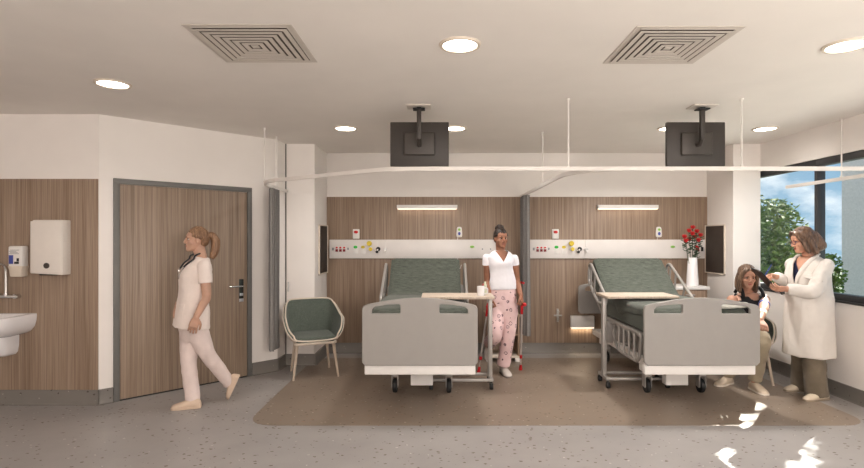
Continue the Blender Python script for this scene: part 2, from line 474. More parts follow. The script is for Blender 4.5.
def tv(x, label):
    t = thing('ceiling_screen', label, 'television', (x, 4.6, CZ), 0, 'ceiling hung patient screens')
    b = B(); b.box(-.105, .105, -.19, -.03, -.012, 0, .003); b.out('ceiling_plate', VENTM, t)
    b = B(); b.box(-.052, .052, -.15, -.07, -.036, -.024, .003); b.box(-.02, .02, -.125, -.09, -.026, -.011); b.out('mount_cap', BLACK, t)
    b = B(); b.box(-.019, .019, -.125, -.09, -.29, -.034, .003); b.tube([(0, -.108, -.28), (0, -.07, -.325), (0, -.02, -.325)], .021, 12); b.out('pole', DARKTV, t)
    b = B(); b.box(-.262, .262, 0, .035, -.51, -.115, .006); s = b.out('casing', DARKTV, t)
    b = B(); b.box(-.14, .14, -.028, .002, -.415, -.21, .012, 3); b.out('rear_housing', DARKTV2, s)
    b = B(); b.box(-.25, .25, .034, .037, -.498, -.127, .001); b.out('screen', SCREEN, s)
    return t
tv(-.183, 'dark ceiling screen seen from behind, above the left bed')
tv(2.287, 'dark ceiling screen seen from behind, above the right bed')

# curtain track
TZ = 2.12
trk = thing('curtain_track', 'white curtain track hung on rods around both bed bays', 'curtain track', (0, 0, TZ))
main = [(-1.86, 6.27), (-1.86, 5.45), (-1.72, 5.14), (-.42, 4.27), (.1, 4.25), (3.6, 4.25), (3.875, 4.5), (3.875, 5.76)]
def prof_rail(name, pts, r=.15):
    P = fillet([(x, y, 0) for x, y in pts], r, 8)
    b = B(); rings = []
    n = len(P)
    for i, p in enumerate(P):
        d = (P[min(i+1, n-1)]-P[max(i-1, 0)]).normalized(); s = Vector((-d.y, d.x, 0))
        rings.append([p+s*a+Vector((0, 0, z)) for a, z in ((-.011, -.017), (.011, -.017), (.013, 0), (.011, .017), (-.011, .017), (-.013, 0))])
    b.loft(rings); return b.out(name, WHITEMETAL, trk)
prof_rail('rail', main)
prof_rail('rail', [(1.11, 6.94), (1.11, 4.62), (1.22, 4.4), (1.5, 4.265)], .25)
for (x, y) in [(-1.83, 5.37), (-1.86, 5.85), (1.06, 4.255), (1.11, 5.57), (2.49, 4.25), (3.875, 4.97)]:
    b = B(); b.cyl((x, y, .015), (x, y, CZ-TZ-.001), .0068, seg=10); b.cyl((x, y, CZ-TZ-.02), (x, y, CZ-TZ-.001), .014, seg=14); b.cyl((x, y, .01), (x, y, .03), .014, seg=12)
    b.out('drop_rod', WHITEMETAL, trk)

def curtain(x, y0, y1, amp, folds, label):
    b = B(); n = folds*14; rows = []
    for zi in range(13):
        z = .30+(TZ-.018-.30)*zi/12; row = []
        f = zi/12
        for side in (0, 1):
            rr = range(n+1) if side == 0 else range(n, -1, -1)
            for i in rr:
                t = i/n; ph = t*folds*2*pi
                xx = x+amp*sin(ph)*(1-.15*f)+amp*.25*sin(ph*.5+zi*.25)*(1-f)
                yy = y0+(y1-y0)*t+.012*sin(ph*2)
                row.append((xx+(.0035 if side else -.0035), yy, z))
        rows.append(row)
    b.loft(rows); o = b.out('privacy_curtain', CURTAIN, smooth=60)
    return tag(o, label, 'curtain', 'drawn back grey privacy curtains')
curtain(-1.868, 5.66, 5.96, .030, 4, 'grey privacy curtain bunched by the entry door')
curtain(1.108, 6.55, 6.90, .040, 4, 'grey privacy curtain bunched at the wall between the two beds')

# ------------------------------------------------------------------ back wall fittings
YW = 6.945                                 # face of the oak panelling
def wx(px): return (px-440)*YW/515
def wz(py): return H-(py-239)*YW/515
def service_panel(px0, px1, label, off, flip=False):
    x0 = wx(px0); t = thing('service_panel', label, 'service panel', (x0, YW, wz(249)), 0, 'white bedhead service panels')
    L = wx(px1)-x0; S = YW/515
    b = B(); b.box(0, L, -.03, 0, -.126, .126, .006); b.out('panel', PANELW, t)
    def at(px): return (px-px0)*S
    def disc(name, px, dz, r, mat, depth=.012, sx=1, sz=1, y=-.03, parent=t):
        b = B(); b.lathe([(r, 0), (r, -depth*.7), (r*.85, -depth), (.0005, -depth)], seg=24, axis='Y')
        for v in b.bm.verts: v.co.x = v.co.x*sx+at(px); v.co.z = v.co.z*sz+dz; v.co.y += y
        return b.out(name, mat, parent)
    def sq(name, px, dz, w, h, mat, d=.008, parent=t, y=-.03):
        b = B(); b.box(at(px)-w/2, at(px)+w/2, y-d, y, dz-h/2, dz+h/2, .003); return b.out(name, mat, parent)
    p = px0+3.7
    sq('data_outlet', p, 0, .026, .036, GREYP)
    for k in range(3):
        o = sq('power_outlet', p+3.8+3.7*k, 0, .044, .075, PANELW, .006)
        sq('socket', p+3.8+3.7*k, -.018, .034, .034, DARKRED, .008, o, -.036); sq('switch', p+3.8+3.7*k, .019, .026, .022, RED, .008, o, -.036)
    sq('data_outlet', p+15.0, .004, .02, .03, GREYP)
    for k, m in ((26.2-3.7, GREENP), (33.6-3.7, YELLOW)):
        o = sq('gas_outlet', p+k, -.012, .062, .105, WHITE, .008); disc('gas_disc', p+k, .026, .026, m, .01, 1.05, .75, -.036, o)
    o = disc('regulator', p+36.6, -.002, .02, STEEL, .05)
    disc('regulator_dial', p+36.6, .075, .034, YELLOW, .03, 1, 1, -.07, o); disc('regulator_knob', p+37.8, .0, .026, YELLOW, .03, 1, 1, -.07, o)
    b = B(); b.cyl((at(p+36.8), -.055, .0), (at(p+36.8), -.055, .075), .009); b.out('regulator_stem', STEEL, o)
    o = disc('suction_gauge', p+44.7, -.01, .036, WHITE, .03); disc('gauge_face', p+45.2, .0, .03, BLACK, .02, 1, 1, -.05, o); disc('gauge_valve', p+44.0, -.038, .018, BLACK, .03, 1, 1, -.05, o)
    disc('gauge_centre', p+44.6, -.01, .012, WHITE, .012, 1, 1, -.068, o)
    o = disc('oxygen_valve', p+52, -.005, .022, STEEL, .04); disc('valve_cap', p+52.3, -.03, .017, WHITE, .03, 1, 1, -.05, o)
    for q in (44.2, 51.8):
        b = B(); b.tube([(at(p+q), -.033, .125), (at(p+q), -.04, .03)], .004, 8); b.out('hose', WHITE, t)
    g = 472-329.8; disc('call_light', px0+g, .03, .03, LIME, .006, 1, .55)
    for k in (152.5, 160.5): disc('data_outlet', px0+k, .0, .009, GREYP, .004)
    o = sq('power_outlet', px0+168.3, 0, .05, .07, PANELW, .006)
    sq('socket', px0+167.3, -.018, .028, .03, DARKRED, .008, o, -.036); sq('switch', px0+167.3, .016, .024, .022, RED, .008, o, -.036)
    o = sq('black_socket', px0+171.2, 0, .03, .06, BLACK, .012)
    return t
service_panel(329.8, 504, 'long white service panel with outlets on the wall behind the left bed', 0)
service_panel(529.6, 704, 'long white service panel with outlets on the wall behind the right bed', 0)

def callbox(px, label):
    t = thing('emergency_call_box', label, 'call button', (wx(px), YW, wz(234)), 0, 'red button call boxes')
    b = B(); b.box(-.045, .045, -.025, 0, -.065, .065, .008); p = b.out('plate', WHITE, t)
    b = B(); b.lathe([(.028, 0), (.028, -.008), (.02, -.013), (.0005, -.014)], seg=24, axis='Y')
    for v in b.bm.verts: v.co = Vector((v.co.x, v.co.y-.024, v.co.z*.7+.026))
    b.out('button', RED, p)
    return t
callbox(356.3, 'white call box with a red button above the left service panel')
callbox(555.2, 'white call box with a red button above the right service panel')
def handset(px, label):
    t = thing('call_handset', label, 'handset', (wx(px), YW, wz(232)), 0, 'nurse call handsets on the wall')
    b = B(); b.prism([(p.x, p.y) for p in fillet([(-.036, -.07, 0), (.036, -.07, 0), (.04, -.03, 0), (.03, .07, 0), (-.03, .07, 0), (-.04, -.03, 0)], .025, 5, True)], -.028, 0); b.bevel(.006); p = b.out('body', WHITE, t)
    def d(name, dz, r, m, sz=1):
        b = B(); b.lathe([(r, 0), (r, -.004), (.0005, -.005)], seg=20, axis='Y')
        for v in b.bm.verts: v.co = Vector((v.co.x, v.co.y-.028, v.co.z*sz+dz))
        b.out(name, m, p)
    d('green_button', .032, .017, LIME); d('blue_button', -.022, .017, BLUE, 1.3); d('centre_button', -.02, .007, WHITE)
    b = B(); b.tube(catmull([(-.02, -.015, -.068), (-.025, -.02, -.2), (-.02, -.02, -.4), (.0, -.03, -.5), (.03, -.025, -.44)], 6), .0035, 6); b.out('cord', WHITE, t)
    return t
handset(459.2, 'white call handset with green and blue buttons above the left bed')
handset(658.3, 'white call handset with green and blue buttons above the right bed')

def bedlight(px, label):
    t = thing('bedhead_light', label, 'wall light', (wx(px), YW, wz(207.3)), 0, 'slim horizontal bedhead lights')
    b = B(); b.box(-.405, .405, -.07, 0, -.022, .028, .004); b.out('housing', WHITE, t)
    b = B(); b.box(-.395, .395, -.066, -.006, -.030, -.0222, .002); b.out('diffuser', STRIP, t)
    L = bpy.data.lights.new('bedhead lamp', 'AREA'); L.shape = 'RECTANGLE'; L.size = .78; L.size_y = .05; L.energy = .04; L.color = (1, .82, .6)
    lo = bpy.data.objects.new('bedhead lamp', L); C.objects.link(lo); lo.location = (wx(px), YW-.036, wz(207.3)-.036)
bedlight(427.2, 'slim white bedhead light high on the wall behind the left bed')
bedlight(626.5, 'slim white bedhead light high on the wall behind the right bed')

t = thing('night_light', 'white box night light glowing low on the oak wall', 'wall light', (wx(581.5), YW, wz(322)))
b = B(); b.box(-.155, .155, -.07, 0, -.065, .09, .006); b.out('housing', WHITE, t)
b = B(); b.box(-.15, .15, -.068, -.004, -.076, -.0655, .002); b.out('diffuser', STRIP, t)
L = bpy.data.lights.new('night lamp', 'AREA'); L.shape = 'RECTANGLE'; L.size = .28; L.size_y = .05; L.energy = .6; L.color = (1, .8, .55)
lo = bpy.data.objects.new('night lamp', L); C.objects.link(lo); lo.location = (wx(581.5), YW-.036, wz(322)-.085)

t = thing('wall_bracket', 'small metal bracket on the oak wall left of the night light', 'bracket', (wx(557.5), YW, wz(314.5)))
b = B(); b.box(-.014, .014, -.02, 0, -.10, .08, .004); b.cyl((0, -.02, .045), (0, -.05, .045), .016); b.out('plate', GREYMETAL, t)
b = B(); b.box(-.055, .055, -.03, -.018, -.02, .0, .004); b.tube(fillet([(0, -.02, -.06), (0, -.07, -.07), (0, -.07, -.03)], .02), .007, 8); b.out('hook', GREYMETAL, t)
def pinboard(x, s, label):
    t = thing('pinboard', label, 'pinboard', (x, 6.705, 1.405), 0, 'dark pinboards on the column returns')
    b = B(); b.box(0, s*.014, -.225, .225, -.305, .305, .002); b.out('board', PIN, t)
    b = B()
    for (a0, a1, c0, c1) in ((-.238, -.224, -.318, .318), (.224, .238, -.318, .318), (-.238, .238, -.318, -.304), (-.238, .238, .304, .318)):
        b.box(0, s*.022, a0, a1, c0, c1, .002)
    b.out('frame', CREAM, t)
pinboard(XCL, 1, 'dark pinboard on the side of the left column')
pinboard(3.590, -1, 'dark pinboard on the side of the right column near the roses')

# ------------------------------------------------------------------ wash corner on the left wall
YL = 4.778
def lx(px): return (px-440)*YL/515
def lz(py): return H-(py-239)*YL/515
t = thing('wash_basin', 'white ceramic wall hung wash basin on the left wall', 'basin', (-4.02, YL, 0))
def dring(hw, dep, z, n=9):
    P = fillet([(-hw, 0, z), (-hw, -dep, z), (hw, -dep, z), (hw, 0, z)], min(hw, dep)*.6, n)
    return P
b = B()
prof = [(.10, .16, .655), (.17, .24, .665), (.225, .31, .69), (.262, .37, .735), (.277, .41, .79), (.28, .425, .835), (.28, .425, .848), (.275, .42, .852)]
rings = [dring(w, d, z) for w, d, z in prof]
rings += [[Vector((p.x*.86, -.05+(p.y+.0)*.82, z)) for p in dring(.275, .42, 0)] for z in (.852, .83)]
rings += [[Vector((p.x*.74, -.07+(p.y)*.7, .76)) for p in dring(.275, .42, 0)], [Vector((p.x*.4, -.12+(p.y)*.4, .725)) for p in dring(.275, .42, 0)]]
b.loft(rings); b.out('bowl', CERAMIC, t, smooth=50)
b = B(); b.loft([dring(.085, .13, .475), dring(.105, .17, .50), dring(.115, .19, .56), dring(.118, .2, .67)]); b.out('shroud', CERAMIC, t, smooth=50)
b = B(); b.lathe([(.0005, .7275), (.022, .7275), (.024, .7265)], (0, -.29, 0), 20); b.out('drain', CHROME, t)
t = thing('wall_tap', 'chrome wall mounted tap above the wash basin', 'tap', (-3.985, YL, lz(296)))
b = B(); b.cyl((-.09, -.05, 0), (.09, -.05, 0), .015); b.cyl((-.075, 0, 0), (-.075, -.05, 0), .022); b.cyl((.075, 0, 0), (.075, -.05, 0), .022); b.cyl((0, -.05, 0), (0, -.05, .03), .017); b.out('tap_body', CHROME, t)
b = B(); b.tube(fillet([(0, -.05, .02), (0, -.05, .30), (0, -.2, .30), (0, -.2, .2)], .09, 10), .0115, 12); b.out('spout', CHROME, t)
for s in (-1, 1):
    b = B(); b.cyl((s*.085, -.05, 0), (s*.105, -.05, 0), .022); b.box(s*.105, s*.125, -.075, -.025, -.012, .012, .006); b.out('tap_handle', CHROME, t)
DX = lambda px, y: (px-440)*y/515
t = thing('soap_dispenser', 'white soap dispenser with a purple label beside the towel dispenser', 'dispenser', (-3.877, YL, 1.335))
b = B(); b.box(-.064, .064, -.082, 0, -.062, .141, .014, 3); b.out('cover', WHITE, t)
b = B(); b.loft([[(-.045, -.085, -.14), (.06, -.085, -.14), (.06, 0, -.14), (-.045, 0, -.14)], [(-.05, -.09, -.08), (.062, -.09, -.08), (.062, 0, -.08), (-.05, 0, -.08)], [(-.066, -.086, -.04), (.066, -.086, -.04), (.066, 0, -.04), (-.066, 0, -.04)]]); b.bevel(.008); b.out('push_bar', CREAM, t)
b = B(); b.box(-.056, .048, -.0845, -.081, -.03, .115, .002); lb = b.out('paper_label', PANELW, t)
b = B(); b.box(-.052, -.012, -.0860, -.0842, -.022, .058, .001); b.out('purple_patch', BLUE, lb)
b = B(); b.box(-.004, .04, -.0860, -.0842, -.022, -.002, .001); b.box(.018, .04, -.0860, -.0842, .0, .03, .001); b.out('dark_print', BLACK, lb)
b = B()
for k in range(4): b.box(-.05+.008*(k % 2), .04-.012*(k % 3), -.0855, -.0842, .068+.011*k, .073+.011*k)
b.out('text_line', GREYP, lb)
t = thing('towel_dispenser', 'large white paper towel dispenser on the left oak wall', 'dispenser', (-3.571, YL, 1.463))
b = B(); b.prism([(-.148, -.235), (.148, -.25), (.148, .25), (-.12, .25), (-.148, .225)], -.108, 0); b.bevel(.007); b.out('casing', plain('dispenser cream white', (222, 215, 208), .4, var=.01), t)
b = B(); b.box(-.14, .138, -.114, -.107, -.225, .238, .004); cv = b.out('front_cover', plain('dispenser front', (226, 219, 212), .35, var=.01), t)
b = B(); b.lathe([(.026, 0), (.026, -.006), (.016, -.008), (.0005, -.008)], seg=24, axis='Y')
for v in b.bm.verts: v.co += Vector((.008, -.113, -.165))
b.out('lock', plain('lock dark', (80, 74, 70), .3, metal=.6), cv)
b = B(); b.box(-.07, .06, -.10, -.03, -.254, -.232, .004); b.out('outlet_slot', plain('slot dark', (60, 55, 50), .7), t)
# ------------------------------------------------------------------ beds (local: foot end at y=0, head at +y)
def bed_board(name, parent, y, zoff=0.0, low=.406):
    ol = [(-.518, low+.03), (-.488, low), (.488, low), (.518, low+.03), (.518, .915), (.505, .94), (.47, .955)]
    ol += [(.47-.94*k/16, .955+.058*sin(pi*k/16)**1.0) for k in range(1, 16)]
    ol += [(-.47, .955), (-.505, .94), (-.518, .915)]
    holes = []
    for s in (1, -1):
        h = [(s*.43, .872), (s*.43, .908), (s*.405, .932), (s*.30, .95), (s*.185, .955), (s*.175, .945), (s*.175, .882), (s*.185, .872)]
        holes.append(h if s > 0 else list(reversed(h)))
    ol = [(x, z+zoff) for x, z in ol]; holes = [[(x, z+zoff) for x, z in h] for h in holes]
    return plate2d(name, [ol]+holes, .036, BOARD, parent, .007, 'XZ', y)

MAT_TOP = .892; MAT_BOT = .65
def make_bed(label, loc):
    t = thing('hospital_bed', label, 'bed', loc, 0, 'hospital beds')
    bed_board('footboard', t, .02)
    b = B(); b.box(-.50, .50, .04, .10, .316, .404, .008); b.out('bumper', WHITE, t)
    hbd = bed_board('headboard', t, 2.21, -.02, .575)
    # chassis
    b = B()
    for s in (-1, 1): b.box(s*.30, s*.36, .10, 2.12, .30, .37, .006)
    b.box(-.36, .36, .46, .54, .24, .30, .006); b.box(-.36, .36, 1.74, 1.82, .24, .30, .006); b.box(-.36, .36, 2.06, 2.12, .30, .37, .006)
    b.box(-.25, .25, 1.5, 1.72, .285, .40, .01)
    b.out('chassis', WHITEMETAL, t)
    b = B(); b.box(-.11, .11, .49, .59, .092, .25, .006); b.out('brake_box', WHITE, t)
    for y in (.75, 1.45):
        b = B(); b.box(-.12, .12, y-.1, y+.1, .36, .6, .02); b.box(-.09, .09, y-.07, y+.07, .2, .4, .01); b.out('lift_column', GREYMETAL, t)
    b = B(); b.box(-.41, .41, .05, 1.42, .585, .645, .008)
    b.prism([(1.40, .585), (1.42, .645), (1.95, 1.03), (1.985, .985)], -.4, .4, 'X'); b.box(-.43, .43, 1.3, 1.36, .35, .6, .01)
    b.box(-.2, .2, .5, 1.7, .52, .59, .01); b.cyl((0, 1.75, .55), (0, 2.2, .62), .03); b.box(-.2, .2, 2.13, 2.19, .33, .6, .01)
    b.out('mattress_platform', GREYMETAL, t)
    # casters
    for x in (-.27, .27):
        for y in (.55, 1.80):
            b = B(); b.cyl((x, y, .19), (x, y, .25), .025); b.box(x-.034, x-.026, y-.03, y+.055, .06, .2, .004); b.box(x+.026, x+.034, y-.03, y+.055, .06, .2, .004); b.box(x-.034, x+.034, y-.032, y+.03, .17, .2, .006)
            c = b.out('caster', GREYMETAL, t)
            b = B(); b.lathe([(.02, -.022), (.055, -.024), (.068, -.018), (.071, -.008), (.071, .008), (.068, .018), (.055, .024), (.02, .022)], (x, y+.02, .0712), 28, 'X'); b.out('wheel', BLACK, c)
            b = B(); b.lathe([(.0005, -.027), (.018, -.027), (.022, -.023), (.022, .023), (.018, .027), (.0005, .027)], (x, y+.02, .0712), 16, 'X'); b.out('hub', GREYMETAL, c)
    # mattress in its grey green cover
    prof = [(.05, MAT_BOT), (.9, MAT_BOT), (1.42, MAT_BOT), (1.62, MAT_BOT+.146), (2.02, 1.085), (1.985, 1.135), (1.875, 1.29), (1.84, 1.302), (1.44, .965), (1.34, .905), (1.22, .888), (.9, .89), (.05, MAT_TOP)]
    pc = [(p.x, p.y) for p in fillet([(a, c, 0) for a, c in prof], .05, 5, True)]
    b = B(); nx = 14; rings = []
    for i in range(nx+1):
        u = -1+2*i/nx; x = .425*u; e = max(0, abs(u)-.86)/.14
        cy, cz = sum(p[0] for p in pc)/len(pc), sum(p[1] for p in pc)/len(pc)
        ring = []
        for k, (y, z) in enumerate(pc):
            q = Vector((x, y, z))
            dn = Vector((0, pc[(k+1) % len(pc)][1]-pc[k-1][1], -(pc[(k+1) % len(pc)][0]-pc[k-1][0])))
            if dn.length > 0: dn.normalize()
            q += dn*(.022*e*e)*(-1)
            ring.append(q)
        rings.append(ring)
    b.loft(rings); mt = b.out('mattress', GREEN, t, smooth=50)
    # folded cover lying over the mattress, its hem hanging unevenly down the sides
    b = B(); ny = 40; R = []
    for j in range(ny+1):
        y = .055+1.2*j/ny
        zt = MAT_TOP+.008+.004*sin(y*9)-(.06 if j == 0 else .018 if j == 1 else 0)
        dl = .10+.03*sin(y*8.5+1)+.018*sin(y*17)
        prof2 = [(-.447-.008*sin(y*23), zt-dl), (-.447, zt-.03), (-.435, zt-.004), (-.40, zt+.004), (-.2, zt+.006), (0, zt+.007), (.2, zt+.006), (.40, zt+.004), (.435, zt-.004), (.447, zt-.03), (.447+.008*sin(y*21), zt-dl*1.1)]
        top = [(x, y, z) for x, z in prof2]; bot = [(x*.985, y, z-.008) for x, z in reversed(prof2)]
        R.append(top+bot)
    b.loft(R); b.out('bed_cover', GREEN, t, smooth=60)
    for k, zz in enumerate((.985, 1.005, 1.03)):
        pass
    # head side rails
    for s in (-1, 1):
        x = s*.485
        loop = fillet([(x, 1.18, .80), (x, 1.15, .87), (x, 1.74, 1.235), (x, 1.82, 1.215), (x, 1.84, 1.02), (x, 1.6, .86), (x, 1.45, .80)], .05, 6, True)
        b = B(); b.tube(loop, .0165, 10, True)
        for (a, c) in (((x, 1.36, .99), (x, 1.42, .80)), ((x, 1.58, 1.13), (x, 1.62, .88)), ((x, 1.72, 1.22), (x, 1.75, .96))): b.tube([a, c], .012, 8)
        b.tube([(x, 1.5, .82), (x-s*.05, 1.5, .7), (x-s*.1, 1.5, .62)], .016, 8)
        b.out('side_rail', GREYMETAL, t)
        loop = fillet([(x, .14, .66), (x, .22, .385), (x, .78, .385), (x, .92, .50), (x, .90, .655)], .08, 6, True)
        b = B(); b.tube(loop, .016, 10, True)
        for y in (.33, .47, .61, .75): b.tube([(x, y, .65), (x, y, .39)], .0125, 8)
        b.tube([(x, .5, .64), (x-s*.06, .5, .62), (x-s*.1, .5, .61)], .016, 8)
        b.out('side_rail', GREYMETAL, t)
    return t
bedL = make_bed('hospital bed on the left, its clean footboard and dark green cover facing us', (-.18, 4.6, 0))
bedR = dup(bedL, (2.345, 4.6, 0), 0, 'hospital bed on the right, near the window and the seated woman', 'hospital beds')
t = None
# white rolled pillow on the right bed
b = B(); rings = []
for i in range(17):
    u = i/16; x = -.19+.38*u; e = max(.35, math.sqrt(max(0, 1-abs(2*u-1)**4)))
    rings.append([(x, .06*e*cos(2*pi*k/20), .030*e*sin(2*pi*k/20)+.005*sin(9*u+k)) for k in range(20)])
b.loft(rings); pil = b.out('rolled_towel', plain('white towelling', (222, 222, 214), .9, bump=.4, bscale=160), smooth=70, loc=(2.345+.29, 4.706, MAT_TOP+.0445))
tag(pil, 'white rolled towel on the foot of the right bed, seen through the footboard slot', 'towel')

# ------------------------------------------------------------------ over-bed tables (local: column at x=0, top and base reach to -x)
def make_table(label, loc, rot):
    t = thing('overbed_table', label, 'table', loc, rot, 'wheeled over-bed tables')
    b = B(); b.prism(rrect(-.715, .03, -.2, .2, .03), .93, .955, 'Z'); b.bevel(.004); top = b.out('tabletop', TABLEWOOD, t)
    b = B(); b.box(-.45, -.0, -.05, .05, .912, .93, .004); b.out('top_bracket', GREYMETAL, t)
    b = B(); b.box(-.022, .022, -.032, .032, .11, .93, .006); b.out('column', GREYMETAL, t)
    b = B()
    b.box(-.02, .02, -.14, .14, .078, .112, .006)
    for y in (-.12, .12): b.box(-.62, .0, y-.016, y+.016, .08, .108, .005)
    b.box(-.63, -.60, -.14, .14, .078, .112, .006)
    b.out('base_frame', GREYMETAL, t)
    for x in (-.615, 0):
        for y in (-.135, .135):
            b = B(); b.cyl((x, y, .06), (x, y, .082), .012); b.box(x-.02, x+.02, y-.018, y+.018, .045, .065, .006); c = b.out('caster', BLACK, t)
            b = B(); b.lathe([(.012, -.017), (.026, -.018), (.03, -.01), (.03, .01), (.026, .018), (.012, .017)], (x, y, .0302), 20, 'X'); b.out('wheel', BLACK, c)
    return t
tabL = make_table('over-bed table across the left bed, with a white mug on it', (.525, 5.40, 0), 0)
tabR = dup(tabL, (1.735, 5.45, 0), pi, 'empty over-bed table across the right bed', 'wheeled over-bed tables')

t = thing('mug', 'white mug on the over-bed table of the left bed', 'mug', (.42, 5.30, .955))
b = B(); b.lathe([(.0005, .001), (.034, .001), (.037, .006), (.039, .05), (.04, .098), (.038, .1), (.036, .098), (.035, .02), (.0005, .012)], seg=28); b.out('cup', CERAMIC, t)
b = B(); b.tube(fillet([(.037, 0, .08), (.07, 0, .08), (.07, 0, .025), (.037, 0, .02)], .025, 6), .006, 8); b.out('handle', CERAMIC, t)
b = B(); b.lathe([(.0005, 0), (.016, 0), (.018, .01), (.017, .10), (.010, .115), (.010, .135), (.0005, .138)], (0, 0, .0005), 18)
o = b.out('tube_bottle', plain('pale green plastic', (206, 212, 188), .5), loc=(.475, 5.42, .955)); tag(o, 'small pale tube standing behind the white mug', 'bottle')

# ------------------------------------------------------------------ bedside cabinets (local: centre of the floor footprint, front at -y)
def make_cab(label, loc):
    t = thing('bedside_cabinet', label, 'cabinet', loc, 0, 'bedside cabinets')
    b = B(); b.box(-.245, .245, -.225, .215, .905, .945, .006); b.out('worktop', WHITE, t)
    b = B()
    b.box(-.215, -.195, -.2, .2, .1, .905, .003); b.box(.195, .215, -.2, .2, .1, .905, .003); b.box(-.2, .2, .185, .2, .1, .905); b.box(-.2, .2, -.19, .19, .68, .70); b.box(-.2, .2, -.19, .19, .42, .44)
    b.out('body', CABWOOD, t)
    b = B(); b.box(-.225, .225, -.21, .21, .06, .1, .005); b.out('plinth', CREAM, t)
    b = B(); b.box(-.192, .192, -.215, -.195, .705, .9, .003); d = b.out('drawer', CABWOOD, t)
    b = B(); b.box(-.06, .06, -.232, -.214, .83, .85, .005); b.out('drawer_handle', GREYMETAL, d)
    b = B(); b.box(-.192, .192, -.212, -.195, .105, .415, .003); d = b.out('cupboard_door', plain('dark cabinet door', (74, 60, 50), .5), t)
    b = B(); b.box(.13, .15, -.228, -.211, .3, .38, .005); b.out('door_handle', GREYMETAL, d)
    for x in (-.19, .19):
        for y in (-.17, .17):
            b = B(); b.box(x-.022, x+.022, y-.022, y+.022, .035, .062, .006); c = b.out('caster', WHITE, t)
            b = B(); b.lathe([(.01, -.012), (.024, -.013), (.027, 0), (.024, .013), (.01, .012)], (x, y, .0272), 18, 'X'); b.out('wheel', GREYP, c)
    return t
cabR = make_cab('bedside cabinet right of the right bed, under the vase of roses', (3.125, 6.65, 0))
t = thing('low_cabinet', 'low open wooden bedside cabinet behind the woman on crutches', 'cabinet', (.79, 6.62, 0))
b = B(); b.box(-.205, -.185, -.18, .18, .075, .57, .003); b.box(.185, .205, -.18, .18, .075, .57, .003); b.box(-.19, .19, .165, .18, .075, .57); b.box(-.19, .19, -.17, .17, .33, .345)
b.out('body', CABWOOD, t)
b = B(); b.box(-.215, .215, -.19, .185, .57, .592, .004); b.out('top', CABWOOD, t)
b = B(); b.box(-.21, .21, -.185, .185, .05, .076, .004); b.out('plinth', CREAM, t)
for x in (-.18, .18):
    for y in (-.15, .15):
        b = B(); b.box(x-.03, x+.03, y-.03, y+.03, 0, .052, .008); b.out('foot', WHITE, t)

VX, VY, VZ = 3.235, 6.60, .945
t = thing('vase', 'tall tapered white vase holding red roses', 'vase', (VX, VY, VZ))
b = B(); b.lathe([(.0005, .0), (.07, .0), (.074, .006), (.067, .15), (.055, .355), (.052, .36), (.049, .355), (.06, .15), (.06, .02), (.0005, .015)], seg=36); b.out('body', CERAMIC, t)
roses = [(684.5, 237, .0), (689, 231, -.03), (692.8, 227.6, .03), (692.5, 234, -.06), (697, 231.5, .0), (700.5, 235.5, .02), (686, 241, -.04), (698.5, 240.5, -.05), (695, 237, .05), (689.5, 239.2, .06), (696.8, 247, -.05), (696.6, 250, -.03)]
for i, (px, py, dy) in enumerate(roses):
    y = VY+dy; x = (px-440)*y/515; z = H-(py-239)*y/515
    t = thing('rose', 'red rose with a leafy stem in the white vase', 'flower', (VX+(x-VX)*.12, VY+dy*.3, VZ+.04), 0, 'red roses in the white vase')
    h = Vector((x, y, z))-Vector(t.location)
    big = i < 10
    b = B(); r = .030 if big else .017
    rng = random.Random(i)
    for k in range(9):
        a = k*2.4; rr = r*(.25+.75*k/9); up = r*(1.0-.09*k)
        c = h+Vector((cos(a)*rr*.55, sin(a)*rr*.55, up*.25))
        rot = Matrix.Rotation(a, 3, 'Z') @ Matrix.Rotation(.15+.09*k, 3, 'Y')
        b.ball(c, (r*.22, r*.75, r*.9), 8, 6, rot)
    b.ball(h, r*.55, 10, 8); b.out('bloom', ROSE, t)
    b = B(); b.tube(catmull([(0, 0, 0), h*.5+Vector((h.x*.1, 0, .05)), h-Vector((0, 0, r*.5))], 5), .003, 6); b.out('stem', LEAF, t)
    b = B()
    for k in range(6):
        f = .70+.05*k; p = h*f; a = rng.random()*6.28
        d = Vector((cos(a), sin(a), .35)).normalized(); s = d.cross(Vector((0, 0, 1))).normalized(); L = .045+.02*rng.random(); w = .016
        up = s.cross(d)*.004
        pts = [p, p+d*L*.4+s*w, p+d*L, p+d*L*.4-s*w]
        b.loft([[q+up for q in pts], [q-up for q in pts]])
    b.out('leaves', LEAF, t)

